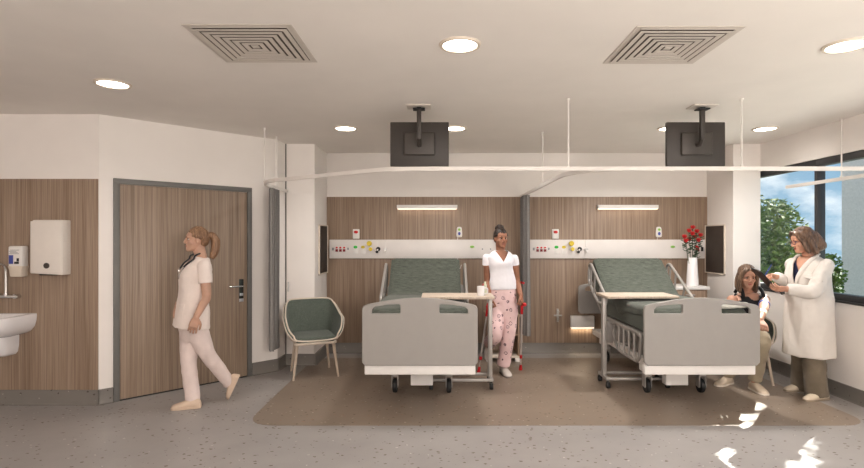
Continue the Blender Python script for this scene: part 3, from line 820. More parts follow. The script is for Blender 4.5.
# ------------------------------------------------------------------ bucket armchairs (local: front at -y)
def make_chair(label, loc, rot):
    t = thing('bucket_armchair', label, 'chair', loc, rot, 'green bucket armchairs')
    # rim and seat edge keyed by position round the shell
    keys = [  # (seat edge) (mid height) (rim), from the left arm's front end round to the middle of the back
        ((-.205, -.235, .45), (-.225, -.24, .462), (-.238, -.245, .475)),
        ((-.225, -.16, .44), (-.262, -.17, .49), (-.285, -.19, .54)),
        ((-.23, -.06, .435), (-.285, -.08, .53), (-.308, -.11, .635)),
        ((-.225, .06, .43), (-.275, .06, .555), (-.303, .02, .675)),
        ((-.215, .15, .43), (-.255, .17, .60), (-.278, .19, .76)),
        ((-.17, .195, .43), (-.205, .235, .62), (-.235, .275, .812)),
        ((-.08, .208, .43), (-.10, .25, .62), (-.12, .30, .822)),
        ((.0, .21, .43), (.0, .255, .62), (.0, .305, .823))]
    keys = keys+[tuple((-x, y, z) for x, y, z in k) for k in reversed(keys[:-1])]
    cols = [catmull([k[j] for k in keys], 5) for j in range(3)]
    n = len(cols[0])
    def surf(off):
        rows = []
        for i in range(n):
            e, m, r = cols[0][i], cols[1][i], cols[2][i]
            c = Vector((e.x*.35, e.y*.35-.01, .425)); 
            row = []
            for tt in (0, .3, .6, .85, 1.0):
                q = c.lerp(e, tt); q.z = .418+(e.z-.418)*tt**3; row.append(q)
            for tt in (.25, .5, .75): row.append(e.lerp(m, tt)+(Vector((0, 0, -.012)) if tt == .25 else Vector()))
            row.append(m)
            for tt in (.33, .66, 1): row.append(m.lerp(r, tt))
            rows.append(row)
        if off:
            src = [[q.copy() for q in r] for r in rows]
            for i, row in enumerate(src):
                for j, q in enumerate(row):
                    a = src[min(i+1, n-1)][j]-src[max(i-1, 0)][j]; bq = row[min(j+1, len(row)-1)]-row[max(j-1, 0)]
                    nn = a.cross(bq)
                    if nn.length > 0: nn.normalize()
                    rows[i][j] = q+nn*off
        return rows
    inner = surf(0)
    # orientation test: the back's inner normal must point to -y
    a = inner[n//2+1][10]-inner[n//2-1][10]; bq = inner[n//2][11]-inner[n//2][9]
    sgn = 1 if a.cross(bq).y > 0 else -1
    def sheet(o0, o1, name, mat):
        b = B(); A = surf(o0*sgn) if o0 else surf(0); Z = surf(o1*sgn)
        VA = [[b.bm.verts.new(p) for p in r] for r in A]; VZ_ = [[b.bm.verts.new(p) for p in r] for r in Z]
        m = len(A[0])
        for i in range(n-1):
            for j in range(m-1):
                b.bm.faces.new((VA[i][j], VA[i+1][j], VA[i+1][j+1], VA[i][j+1])); b.bm.faces.new((VZ_[i][j], VZ_[i][j+1], VZ_[i+1][j+1], VZ_[i+1][j]))
            b.bm.faces.new((VA[i][m-1], VA[i+1][m-1], VZ_[i+1][m-1], VZ_[i][m-1]))
        for i in (0, n-1):
            for j in range(m-1): b.bm.faces.new((VA[i][j], VA[i][j+1], VZ_[i][j+1], VZ_[i][j]))
        b.bm.faces.new([VA[i][0] for i in range(n)]); b.bm.faces.new([VZ_[i][0] for i in range(n-1, -1, -1)])
        # front lip across
        return b.out(name, mat, t, smooth=60)
    sheet(.0, .02, 'upholstery_shell', CHAIRGREEN)
    sheet(.0205, .029, 'outer_shell', CREAM)
    # seat cushion fills between the arms to the front lip
    b = B(); b.prism([(p.x, p.y) for p in fillet([(-.215, -.245, 0), (.215, -.245, 0), (.215, .19, 0), (-.215, .19, 0)], .06, 6, True)], .40, .462, 'Z'); b.bevel(.018, 3); b.out('seat_cushion', CHAIRGREEN, t, smooth=50)
    b = B(); b.prism([(p.x, p.y) for p in fillet([(-.235, -.252, 0), (.235, -.252, 0), (.215, .17, 0), (-.215, .17, 0)], .06, 6, True)], .375, .402, 'Z'); b.bevel(.008, 2); b.out('seat_pan', CREAM, t, smooth=50)
    rim = [inner[i][-1]+Vector((0, 0, .006)) for i in range(n)]
    fr = [Vector((-.22, -.25, .44)), Vector((-.15, -.262, .425)), Vector((0, -.265, .42)), Vector((.15, -.262, .425)), Vector((.22, -.25, .44))]
    loop = rim+list(reversed(fr))
    b = B(); b.tube(catmull(loop, 2, True), .0095, 8, True); b.out('piping', CREAM, t, smooth=80)
    for (x, y) in ((-.21, -.20), (.21, -.20), (-.19, .17), (.19, .17)):
        b = B(); b.tube([(x*.93, y*.93, .395), (x*1.16, y*1.2, 0)], [.019, .0125], 12); b.out('leg', LEGWOOD, t)
    return t
chL = make_chair('empty green bucket armchair left of the left bed', (-1.455, 5.90, 0), radians(22))
chR = dup(chL, (3.27, 5.66, 0), radians(-4), 'green bucket armchair by the window, the dark haired woman sits in it', 'green bucket armchairs')
# ------------------------------------------------------------------ people: helpers
def PX(px, py, Y): return Vector(((px-440)*Y/515, Y, H-(py-239)*Y/515))
def V3(*a): return Vector(a)
def remeshed(b, voxel, smooth=2, factor=.5):
    bmesh.ops.recalc_face_normals(b.bm, faces=b.bm.faces[:])
    me = bpy.data.meshes.new('m'); b.bm.to_mesh(me); b.bm.free()
    o = bpy.data.objects.new('m', me); C.objects.link(o)
    r = o.modifiers.new('r', 'REMESH'); r.mode = 'VOXEL'; r.voxel_size = voxel
    if smooth:
        s = o.modifiers.new('s', 'SMOOTH'); s.factor = factor; s.iterations = smooth
    bpy.context.view_layer.update()
    res = bpy.data.meshes.new_from_object(o.evaluated_get(bpy.context.evaluated_depsgraph_get()))
    bpy.data.objects.remove(o); bpy.data.meshes.remove(me)
    return res
def wrinkle(me, amp, freq=(9, 9, 5), seed=0, amp2=0, freq2=30):
    me.update(); nrm = [v.normal.copy() for v in me.vertices]; off = Vector((seed*3.7, seed*1.3, seed*2.1))
    for v, n in zip(me.vertices, nrm):
        p = v.co; q = Vector((p.x*freq[0], p.y*freq[1], p.z*freq[2]))+off
        k = noise.noise(q); k = (1-abs(k)*2)*.6+noise.noise(q*2.1)*.4
        v.co = p+n*(amp*k+(amp2*noise.noise(p*freq2+off) if amp2 else 0))
def mesh_obj(name, me, mat, parent, smooth=180):
    me.name = name; me.materials.clear()
    for m in (mat if isinstance(mat, (list, tuple)) else [mat]): me.materials.append(m)
    me.shade_smooth()
    if smooth < 180: me.set_sharp_from_angle(angle=radians(smooth))
    o = bpy.data.objects.new(name, me); C.objects.link(o); o.parent = parent
    return o
def rebase(t, o):
    """people are modelled in room coordinates: move the mesh into the figure's own frame"""
    o.data.transform(Matrix.Translation(-Vector(t.location)))
def frame3(fwd, up=(0, 0, 1)):
    F = Vector(fwd).normalized(); R = F.cross(Vector(up)).normalized(); U = R.cross(F).normalized()
    return R, F, U
def ering(c, R, F, hw, df, db, n=28, p=2.3):
    out = []
    for k in range(n):
        a = 2*pi*k/n; ca, sa = cos(a), sin(a)
        x = math.copysign(abs(ca)**(2/p), ca)*hw; y = math.copysign(abs(sa)**(2/p), sa); y *= df if sa > 0 else db
        out.append(c+R*x+F*y)
    return out
def interp(keys, u):
    """keys: rows (u, a, b, c...) -> smooth interpolation"""
    if u <= keys[0][0]: return keys[0][1:]
    for a, b_ in zip(keys, keys[1:]):
        if u <= b_[0]:
            t = (u-a[0])/(b_[0]-a[0]); t = t*t*(3-2*t)*.5+t*.5
            return tuple(x+(y-x)*t for x, y in zip(a[1:], b_[1:]))
    return keys[-1][1:]
def torso(b, spine, Rp, Rc, keys, u0=0, u1=1, steps=26, grow=0.0):
    """spine: points from crotch to neck base; Rp/Rc right vectors of pelvis and chest; keys (u, half width, front, back)"""
    P = catmull(spine, 10); L = [0]
    for a, c in zip(P, P[1:]): L.append(L[-1]+(c-a).length)
    rings = []
    for i in range(steps+1):
        u = u0+(u1-u0)*i/steps; d = u*L[-1]
        k = max(1, next((j for j, l in enumerate(L) if l >= d-1e-9), len(L)-1))
        t = (d-L[k-1])/max(1e-9, L[k]-L[k-1]); c = P[k-1].lerp(P[k], t); tan = (P[k]-P[k-1]).normalized()
        R = (Rp.lerp(Rc, min(1, u*1.25))).normalized(); F = tan.cross(R).normalized(); R2 = F.cross(tan).normalized()
        hw, df, db = interp(keys, u)
        rings.append(ering(c, R2, F, hw+grow, df+grow, db+grow))
    b.loft(rings)
def limb(b, pts, radii, seg=16, n=6, flat=None, ends=(True, True)):
    """smooth tapered limb through the joints"""
    P = catmull(pts, n); m = len(pts)-1; R = []
    for i in range(len(P)):
        t = i/n; k = min(int(t), m-1); f = t-k; R.append(radii[k]+(radii[k+1]-radii[k])*f)
    b.tube(P, R, seg, flat=flat)
    if ends[0]: b.ball(P[0], R[0]*.98, 14, 10)
    if ends[1]: b.ball(P[-1], R[-1]*.98, 14, 10)
def head_shape(b, c, fwd, k=1.0, neck=None, neck_r=.053):
    R, F, U = frame3(fwd); Mx = Matrix((R, F, U)).transposed()
    def at(r, f, u): return c+(R*r+F*f+U*u)*k
    def e(r, f, u, ar, af, au): b.ball(at(r, f, u), (ar*k, af*k, au*k), 24, 16, Mx)
    tab = [(-.111, .014, .074, .052), (-.104, .029, .084, .024), (-.090, .041, .0885, -.008), (-.072, .051, .0865, -.038), (-.052, .058, .0855, -.057), (-.030, .0635, .083, -.072), (-.010, .067, .0795, -.085), (.005, .069, .077, -.094), (.022, .071, .082, -.100), (.045, .073, .080, -.104), (.070, .068, .066, -.098), (.090, .056, .042, -.080), (.104, .036, .012, -.052), (.112, .012, -.010, -.030)]
    rows = []
    for i in range(45):
        u = -.111+.223*i/44; w_, ff, fb = interp(tab, u); rows.append(ering(at(0, (ff+fb)/2, u), R, F, w_*k, (ff-fb)/2*k, (ff-fb)/2*k, 32, 2.2))
    b.loft(rows)
    for s in (-1, 1):
        e(s*.037, .047, -.027, .027, .026, .024); e(s*.028, .0715, .0235, .022, .010, .007); e(s*.072, -.006, -.010, .0085, .018, .030); e(s*.0085, .0925, -.0305, .0085, .010, .0075)
    b.tube([at(0, .075, .020), at(0, .088, .002), at(0, .0995, -.021), at(0, .088, -.032)], [.007*k, .0082*k, .0100*k, .007*k], 10)
    e(0, .080, -.054, .020, .0085, .006); e(0, .079, -.064, .017, .0085, .007); e(0, .078, -.092, .016, .012, .012)
    if neck is not None: limb(b, [neck+Vector((0, 0, -.05)), neck, at(0, -.018, -.075), at(0, -.015, -.01)], [neck_r*1.25, neck_r, neck_r*.98, neck_r], 18)
    return R, F, U, at
def face_parts(t, R, F, U, at, k, iris, brow, lipc, look=(0, 1, 0), parent=None, gaze=0.0):
    Mx = Matrix((R, F, U)).transposed()
    eyem = plain('eye white', (226, 220, 214), .25); irism = plain('iris '+iris[0], iris[1], .2); lash = plain('eyelash', (34, 26, 22), .7)
    for s in (-1, 1):
        b = B(); b.ball(at(s*.0305, .0640, .004), (.0132*k, .0105*k, .0078*k), 16, 12, Mx); o = b.out('eye', eyem, parent); rebase(t, o)
        b = B(); b.ball(at(s*.0305+gaze, .0724, .0036), (.0056*k, .0032*k, .0060*k), 12, 8, Mx); q = b.out('iris', irism, o); rebase(t, q)
        b = B(); b.tube(catmull([at(s*.0165, .0755, .0042), at(s*.0255, .0765, .0094), at(s*.034, .0742, .0098), at(s*.0452, .0640, .0055)], 4), [.0009*k]+[.0018*k]*11+[.0009*k], 8); q = b.out('eyelashes', lash, o); rebase(t, q)
        b = B(); P = catmull([at(s*.014, .0815, .0215), at(s*.028, .0805, .0262), at(s*.046, .0670, .0220)], 5); b.tube(P, [.0014*k+.0016*k*sin(pi*min(1, .2+i/len(P)*.8)) for i in range(len(P))], 8); q = b.out('eyebrow', brow, parent); rebase(t, q)
    b = B()
    P = catmull([at(-.022, .0800, -.0580), at(-.009, .0885, -.0535), at(0, .0885, -.0550), at(.009, .0885, -.0535), at(.022, .0800, -.0580)], 5); b.tube(P, [.0012*k+.0020*k*sin(pi*i/(len(P)-1)) for i in range(len(P))], 8)
    P = catmull([at(-.020, .0800, -.0595), at(0, .0870, -.0640), at(.020, .0800, -.0595)], 6); b.tube(P, [.0012*k+.0028*k*sin(pi*i/(len(P)-1)) for i in range(len(P))], 8)
    q = b.out('lips', lipc, parent); rebase(t, q)
def lay(o_mesh, root, pts, F, off, keep=0.0):
    """drop points onto a garment: slide each along F until it lies just in front of the cloth (points behind the body stay)"""
    from mathutils.bvhtree import BVHTree
    bm = bmesh.new(); bm.from_mesh(o_mesh); tree = BVHTree.FromBMesh(bm); out = []
    for p in pts:
        q = Vector(p)-Vector(root); h = tree.ray_cast(q+F*.5, -F)
        if h[0] is not None and (h[0]-q).dot(F) > -.14: q = h[0]+F*off
        out.append(q+Vector(root))
    bm.free(); return out
def hand(wrist, d, n, side, curl=(.35, .45, .3), size=1.0, spread=.10, thumb=.35, thumb_in=.25):
    """a separate builder per hand: palm, four unequal fingers, thumb from the side of the palm; n = back of the hand"""
    b = B(); d = Vector(d).normalized(); n = Vector(n); n = (n-d*n.dot(d)).normalized(); s = d.cross(n).normalized()*side
    k = size; w = Vector(wrist)
    rings = []
    for a, hw, th in ((-.035, .026, .0205), (0, .027, .019), (.02, .033, .0175), (.05, .040, .0155), (.078, .0415, .0135), (.090, .037, .010)):
        rings.append(ering(w+d*a*k, s, n, hw*k, th*k, th*k, 20, 2.6))
    b.loft(rings)
    for off, L, ang in ((.030, .070, spread), (.0105, .079, spread*.3), (-.0095, .074, -spread*.35), (-.0285, .058, -spread)):
        base = w+d*.080*k+s*off*k; dir_ = (d+s*ang).normalized(); ax = dir_.cross(n).normalized()
        pts = [base-dir_*.012*k, base]; cur = dir_; tot = 0
        for f, c in zip((.46, .30, .24), curl):
            cur = (Matrix.Rotation(-c, 3, ax) @ cur).normalized(); pts.append(pts[-1]+cur*L*f*k)
        b.tube(catmull(pts, 3), [x*k for x in [.0092]*4+[.0088]*3+[.0082]*3+[.0074]*2+[.0066]], 10)
        b.ball(pts[-1], .0068*k, 10, 8)
    b0 = w+d*.016*k+s*.020*k; d1 = (d*.72+s*(.55+thumb*.3)-n*thumb_in).normalized(); p1 = b0+d1*.045*k
    d2 = (d*.9+s*.18-n*(thumb_in+.15)).normalized(); p2 = p1+d2*.034*k; d3 = (d*.95-n*(thumb_in+.25)-s*.05).normalized(); p3 = p2+d3*.026*k
    b.tube(catmull([b0, p1, p2, p3], 4), [x*k for x in [.0155, .0148, .0138, .0128, .0118, .0112, .0108, .0104, .0100, .0096, .009, .0082, .0072]], 10); b.ball(p3, .0074*k, 10, 8)
    return remeshed(b, .0028, 2, .4)
def joined(name, meshes, mat, parent, t):
    bm = bmesh.new()
    for m in meshes: bm.from_mesh(m); bpy.data.meshes.remove(m)
    me = bpy.data.meshes.new(name); bm.to_mesh(me); bm.free()
    o = mesh_obj(name, me, mat, parent); rebase(t, o); return o
def eased(P, n=4):
    P = [Vector(p) for p in P]
    for _ in range(n): P = [P[0]]+[(a+b_*2+c)/4 for a, b_, c in zip(P, P[1:], P[2:])]+[P[-1]]
    return P
def carve(me, planes_keep=(), hole=None, thick=0.0):
    """clear everything beyond each (point, normal) plane; drop faces whose centre satisfies hole(p), split first along hole planes"""
    bm = bmesh.new(); bm.from_mesh(me)
    for p, n in planes_keep:
        bmesh.ops.bisect_plane(bm, geom=bm.verts[:]+bm.edges[:]+bm.faces[:], plane_co=p, plane_no=n, clear_outer=True)
    for fn, splits in ([] if not hole else hole if isinstance(hole, list) else [hole]):
        for p, n in splits: bmesh.ops.bisect_plane(bm, geom=bm.verts[:]+bm.edges[:]+bm.faces[:], plane_co=p, plane_no=n)
        kill = [f for f in bm.faces if fn(f.calc_center_median())]
        bmesh.ops.delete(bm, geom=kill, context='FACES')
    if thick:
        bm.normal_update(); res = bmesh.ops.solidify(bm, geom=bm.faces[:], thickness=thick)
    bmesh.ops.recalc_face_normals(bm, faces=bm.faces[:])
    bm.to_mesh(me); bm.free(); return me
def v_neck(base, F, R, depth, width, top=.12):
    """hole spec: a V in front of the neck: base = bottom tip"""
    sl = width/depth; U = Vector((0, 0, 1))
    n1 = (R*1.0-U*sl).normalized(); n2 = (-R-U*sl).normalized()
    def fn(p):
        q = p-base; return q.dot(n1) < 0 and q.dot(n2) < 0 and q.dot(F) > -.07 and q.z > 0
    return fn, [(base, n1), (base, n2)]
def skin(name, c, rough=.5):
    t = NT(name); v = t.coords(); n = t.noise(v, 14, 4)
    a = tuple(x*.93 for x in c); d = (min(255, c[0]*1.04), c[1]*1.03, c[2]*1.02)
    t.color(t.ramp(n, [(.3, a), (.7, d)])); t.b.inputs['Roughness'].default_value = rough
    t.b.inputs['Subsurface Weight'].default_value = .12; t.b.inputs['Subsurface Radius'].default_value = (.012, .005, .003)
    t.b.inputs['Specular IOR Level'].default_value = .35
    t.bump(t.noise(v, 300, 2), .06, .001); MATS[name] = t.m; return t.m
def hairm(name, a, b_, c, scale=1):
    t = NT(name); v = t.coords((150*scale, 150*scale, 9*scale)); n = t.noise(v, 1, 4, .65); v2 = t.coords((22, 22, 4)); n2 = t.noise(v2, 1, 3)
    s = t.math('ADD', t.math('MULTIPLY', n, .6), t.math('MULTIPLY', n2, .4))
    t.color(t.ramp(s, [(.38, a), (.5, b_), (.63, c)])); t.b.inputs['Roughness'].default_value = .42
    t.b.inputs['Specular IOR Level'].default_value = .4; t.bump(n, .5, .004); MATS[name] = t.m; return t.m
def cloth(name, c, var=.06, rough=.9, bump=.15, scale=500):
    t = NT(name); v = t.coords(); n = t.noise(v, 7, 4); w = t.noise(v, scale, 2)
    t.color(t.ramp(n, [(.3, tuple(x*(1-var) for x in c)), (.7, tuple(min(255, x*(1+var*.5)) for x in c))]))
    t.b.inputs['Roughness'].default_value = rough; t.b.inputs['Specular IOR Level'].default_value = .2; t.b.inputs['Sheen Weight'].default_value = .12
    t.bump(w, bump, .002); MATS[name] = t.m; return t.m
def hair_obj(name, b, mat, parent, t, voxel=.005, amp=.004, freq=(60, 60, 7), smooth=3, carve_planes=None):
    me = remeshed(b, voxel, smooth)
    me.update(); nrm = [v.normal.copy() for v in me.vertices]
    for v, n in zip(me.vertices, nrm): v.co = v.co+n*amp*noise.noise(Vector((v.co.x*freq[0], v.co.y*freq[1], v.co.z*freq[2])))
    o = mesh_obj(name, me, mat, parent); rebase(t, o); return o
def sleeve(pts, radii, seed=0, amp=.005, seg=22, n=7):
    b = B(); P = catmull(pts, n); m = len(pts)-1; R = []
    for i in range(len(P)):
        u = i/n; k = min(int(u), m-1); f = u-k; R.append(radii[k]+(radii[k+1]-radii[k])*f)
    Q = [P[0]+(P[0]-P[1])*.8]+P; R = [R[0]*.6]+R
    b.tube(Q, R, seg, caps=True); bmesh.ops.subdivide_edges(b.bm, edges=[e for e in b.bm.edges if len(e.link_faces) == 2 and all(len(f.verts) == 4 for f in e.link_faces)], cuts=1, use_grid_fill=True)
    bmesh.ops.recalc_face_normals(b.bm, faces=b.bm.faces[:])
    me = bpy.data.meshes.new('sleeve'); b.bm.to_mesh(me); b.bm.free(); wrinkle(me, amp, (14, 14, 14), seed); return me
def patch(o_mesh, origin, ax, ay, dirn, w, h, lift=.003, nx=8, ny=8, taper=0):
    """a thin piece of cloth lying on a mesh: centre, two in-plane axes, projection direction (all in the mesh's frame)"""
    from mathutils.bvhtree import BVHTree
    bm = bmesh.new(); bm.from_mesh(o_mesh); tree = BVHTree.FromBMesh(bm)
    rows = []
    for j in range(ny+1):
        row = []
        for i in range(nx+1):
            u = (i/nx-.5)*w*(1-taper*(j/ny)); v = (j/ny-.5)*h
            p = origin+ax*u+ay*v-dirn*.3; hit = tree.ray_cast(p, dirn)
            q = hit[0] if hit[0] is not None else (origin+ax*u+ay*v); row.append(q)
        rows.append(row)
    bm.free(); b = B(); A = [[b.bm.verts.new(q-dirn*lift) for q in r] for r in rows]; Z = [[b.bm.verts.new(q+dirn*.004) for q in r] for r in rows]
    for j in range(ny):
        for i in range(nx):
            b.bm.faces.new((A[j][i], A[j][i+1], A[j+1][i+1], A[j+1][i])); b.bm.faces.new((Z[j][i], Z[j+1][i], Z[j+1][i+1], Z[j][i+1]))
    for i in range(nx):
        b.bm.faces.new((A[0][i], Z[0][i], Z[0][i+1], A[0][i+1])); b.bm.faces.new((A[ny][i], A[ny][i+1], Z[ny][i+1], Z[ny][i]))
    for j in range(ny):
        b.bm.faces.new((A[j][0], A[j+1][0], Z[j+1][0], Z[j][0])); b.bm.faces.new((A[j][nx], Z[j][nx], Z[j+1][nx], A[j+1][nx]))
    return b
FEM = [(0, .10, .085, .10), (.10, .155, .10, .125), (.22, .168, .105, .125), (.36, .142, .10, .095), (.50, .128, .098, .085), (.64, .140, .115, .090), (.74, .148, .128, .095), (.86, .150, .100, .090), (.94, .115, .075, .075), (1.0, .065, .058, .062)]
def scaled(keys, w, f=None, bk=None):
    f = w if f is None else f; bk = f if bk is None else bk
    return [(u, a*w, c*f, d*bk) for u, a, c, d in keys]
def shoe(name, heel, toe, mat, parent, t, L=.25, w=.042, h=.075, sole=None, up=(0, 0, 1), tongue=False):
    """closed slip-on shoe from heel to toe along the sole"""
    heel, toe = Vector(heel), Vector(toe); d = (toe-heel).normalized(); U = Vector(up); U = (U-d*U.dot(d)).normalized(); R = d.cross(U).normalized()
    rows = []
    for f, hw, hh in ((-.02, .55, .50), (.02, .80, .85), (.10, .86, .98), (.25, .85, 1.0), (.40, .90, .98), (.55, 1.0, .82), (.70, 1.06, .66), (.84, .96, .54), (.94, .74, .44), (1.0, .40, .30)):
        c = heel+d*L*f; ring = []
        for k in range(16):
            a = 2*pi*k/16; x = cos(a)*w*hw; z = sin(a); z = (h*hh*.5)*(1+z) if z > 0 else (h*hh*.5)*(1+max(z*1.6, -1))
            ring.append(c+R*x+U*z)
        rows.append(ring)
    b = B(); b.loft(rows); o = b.out(name, mat, parent, smooth=60); rebase(t, o)
    b = B(); rr = []
    for f, hw in ((-.025, .5), (.0, .78), (.10, .90), (.3, .86), (.55, 1.0), (.72, 1.06), (.86, .96), (.96, .72), (1.01, .4)):
        c = heel+d*L*f; rr.append([c+R*w*hw*1.03, c-R*w*hw*1.03])
    pol = [r[0] for r in rr]+[r[1] for r in reversed(rr)]
    b.loft([[p-U*.002 for p in pol], [p+U*.016 for p in pol]]); q = b.out('sole', sole or mat, o, smooth=40); rebase(t, q)
    return o
# ------------------------------------------------------------------ the nurse walking past the door
def nurse():
    Y = 4.80
    root = Vector((-2.33, 4.80, 0))
    t = thing('person', 'woman in a pale nurse tunic with a stethoscope and blonde ponytail, walking past the door', 'person', root)
    sk = skin('fair tanned skin', (186, 148, 128)); tunic = cloth('pale pink white tunic', (226, 213, 206), .03); trou = cloth('pale pink trousers', (216, 200, 195), .04)
    clog = plain('beige clog', (200, 178, 158), .55, var=.03); blond = hairm('blonde hair', (86, 62, 46), (128, 96, 72), (170, 134, 102))
    F = Vector((-.80, -.60, 0)).normalized(); R, F, U = frame3(F); Lf = -R
    neck = PX(201, 257.2, Y); spine = [PX(193, 337, Y), PX(192, 318, Y), PX(195, 296, Y), PX(197, 277, Y), neck]
    shL = PX(200.5, 265.6, Y)+Lf*.155; shR = PX(200.5, 265.6, Y)-Lf*.155
    elL = PX(206.5, 297, 4.66); wrL = PX(196, 317.5, 4.56); elR = PX(186, 296, 4.98); wrR = PX(177.5, 306, 4.80)
    pel = PX(192, 322, Y); hipL = pel+Lf*.085; hipR = pel-Lf*.085
    knL = PX(208, 355, 4.78); anL = PX(230.5, 384, 4.98); knR = PX(188.5, 360, 4.74); anR = PX(192.5, 397, 4.72)
    hc = PX(196.2, 239.4, Y); hf = Vector((-.85, -.53, -.03))
    b = B(); keys = scaled(FEM, 1.0)
    torso(b, spine, R, R, keys); hd = head_shape(b, hc, hf, 1.0, neck)
    for sh, el, wr in ((shL, elL, wrL), (shR, elR, wrR)): limb(b, [sh, sh.lerp(el, .5), el, el.lerp(wr, .4), wr], [.050, .045, .039, .037, .026])
    for hp, kn, an in ((hipL, knL, anL), (hipR, knR, anR)): limb(b, [hp, hp.lerp(kn, .5), kn, kn.lerp(an, .35), an], [.085, .070, .052, .050, .034])
    me = remeshed(b, .0042, 3)
    hL = hand(wrL, Vector((-.25, -.12, -1)), Vector((.35, -.9, 0)), -1, (.25, .4, .3)); hR = hand(wrR, Vector((-.05, -.35, -.9)), Vector((-.8, .1, .2)), 1, (.3, .4, .3))
    body = joined('body', [me, hL, hR], sk, t, t)
    face_parts(t, *hd, 1.0, ('hazel', (74, 60, 44)), plain('brown brows', (112, 78, 54), .8), plain('rose lips', (168, 84, 78), .45), parent=body)
    # hair swept back into a ponytail
    at = hd[3]; Mx = Matrix((hd[0], hd[1], hd[2])).transposed()
    b = B(); b.ball(at(0, -.019, .040), (.079, .091, .083), 28, 18, Mx); b.ball(at(0, -.055, .0), (.070, .062, .075), 24, 16, Mx)
    for s in (-1, 1): b.tube(catmull([at(s*.066, .035, .045), at(s*.077, .005, .028), at(s*.066, -.055, .012), at(0, -.11, .01)], 5), .016, 8, flat=(.6, tuple(hd[0])))
    hair_obj('hair', b, blond, t, t)
    b = B(); pt = [at(0, -.095, .022), at(0, -.135, .035), at(.005, -.165, -.01), at(.0, -.165, -.085), at(-.004, -.142, -.15), at(-.006, -.125, -.185)]
    b.tube(catmull(pt, 5), [.018+.024*sin(pi*min(1, .05+i/25*.93)) for i in range(26)], 14); hair_obj('ponytail', b, blond, t, t, .004, .004)
    b = B(); b.tube([at(0, -.108, .026), at(0, -.120, .030)], .024, 14); o = b.out('hair_tie', plain('hair tie', (40, 34, 32), .7), t); rebase(t, o)
    # tunic: torso skirted to the hip, short sleeves, V neck
    b = B()
    tk = [(-.09, .200, .150, .165), (.0, .196, .150, .160), (.10, .190, .145, .150), (.22, .182, .140, .140), (.36, .168, .138, .118), (.50, .158, .135, .108), (.64, .160, .145, .110), (.74, .164, .150, .114), (.86, .166, .120, .106), (.94, .128, .088, .088), (1.0, .078, .064, .068)]
    sp2 = [PX(191, 326.5, Y), PX(192, 318, Y), PX(195, 296, Y), PX(197, 277, Y), neck]
    torso(b, sp2, R, R, [(max(0, u), a, c, d) for u, a, c, d in tk if u >= 0], steps=30)
    for sh, el in ((shL, elL), (shR, elR)): b.ball(sh+Vector((0, 0, .002)), .057, 16, 12)
    me = remeshed(b, .0075, 4); wrinkle(me, .0075, (10, 10, 6), 1, .002, 26)
    tip = PX(191.5, 281, Y)+F*.10
    planes = []
    for sh, el in ((shL, elL), (shR, elR)): pass
    me = carve(me, [], v_neck(Vector((spine[3].x, spine[3].y, PX(0, 277, Y).z))+F*.10, F, R, .17, .085), .004)
    tn = joined('tunic', [me]+[sleeve([sh+Vector((0, 0, .006)), sh.lerp(el, .22)+Vector((0, 0, .002)), sh.lerp(el, .54)], [.058, .060, .058], 5) for sh, el in ((shL, elL), (shR, elR))], tunic, t, t)
    # collar lapels, pocket, placket
    nb = Vector((neck.x, neck.y, 0))
    def onchest(r, z, f): return Vector((spine[3].x, spine[3].y, 0))+R*r+F*f+Vector((0, 0, z))
    b = B(); zt = neck.z
    for s in (-1, 1):
        P = catmull([onchest(s*.004, PX(0, 276.5, Y).z, .10), onchest(s*.038, zt-.10, .10), onchest(s*.072, zt-.03, .08), onchest(s*.082, zt+.004, .02), onchest(s*.055, zt+.022, -.055), onchest(0, zt+.024, -.078)], 5)
        P = lay(tn.data, root, P[:12], F, .004)+P[12:]
        P = eased(P, 4); b.tube(catmull(P[::3], 3)[:26], [.006]+[.013]*25, 8, flat=(.4, tuple(F)))
    # stethoscope draped round the neck
    st = thing_child = None
    black = plain('stethoscope tube', (24, 26, 34), .35)
    b = B()
    P = catmull([onchest(.050, zt-.105, .12), onchest(.066, zt-.06, .12), onchest(.084, zt-.015, .09), onchest(.074, zt+.030, .01), onchest(0, zt+.046, -.088), onchest(-.074, zt+.030, .01), onchest(-.084, zt-.015, .09), onchest(-.07, zt-.05, .12), onchest(-.050, zt-.085, .12)], 6)
    P = lay(tn.data, root, P[:15], F, .013)+P[15:33]+lay(tn.data, root, P[33:], F, .013)
    P = eased(P, 5); b.tube(P, .0078, 10); s1 = b.out('stethoscope', black, smooth=60)
    b = B(); q = onchest(-.048, zt-.085, .12); 
    for d in (.004, -.004): b.tube(lay(tn.data, root, catmull([q+R*d, q+R*(.012+d*3)+Vector((0, 0, -.05)), q+R*(.02+d)+Vector((0, 0, -.11))], 5), F, .010), .003, 8)
    e1 = b.out('ear_tubes', CHROME, s1)
    b = B(); q = lay(tn.data, root, [onchest(.050, zt-.125, .12)], F, .005)[0]; b.tube([q, q+F*.014], [.022, .020], 18); c1 = b.out('chest_piece', CHROME, s1)
    tag(s1, 'black stethoscope hung around the neck of the walking nurse', 'stethoscope')
    o_ = Vector((spine[1].x, spine[1].y, PX(0, 309, Y).z))-root
    for r in (.105, -.085):
        b = patch(tn.data, o_+R*r, R, Vector((0, 0, 1)), -F, .10, .12); b.out('pocket', tunic, tn, smooth=40)
    b = patch(tn.data, o_+Vector((0, 0, .11)), R, Vector((0, 0, 1)), -F, .022, .42, .0025, 3, 16); b.out('placket', tunic, tn, smooth=40)
    # trousers
    b = B(); torso(b, [PX(192.5, 340, Y), PX(192, 325, Y), PX(193, 312, Y), PX(193.5, 303, Y)], R, R, [(0, .10, .09, .10), (.3, .165, .11, .13), (.7, .172, .112, .13), (1, .15, .105, .11)], steps=10)
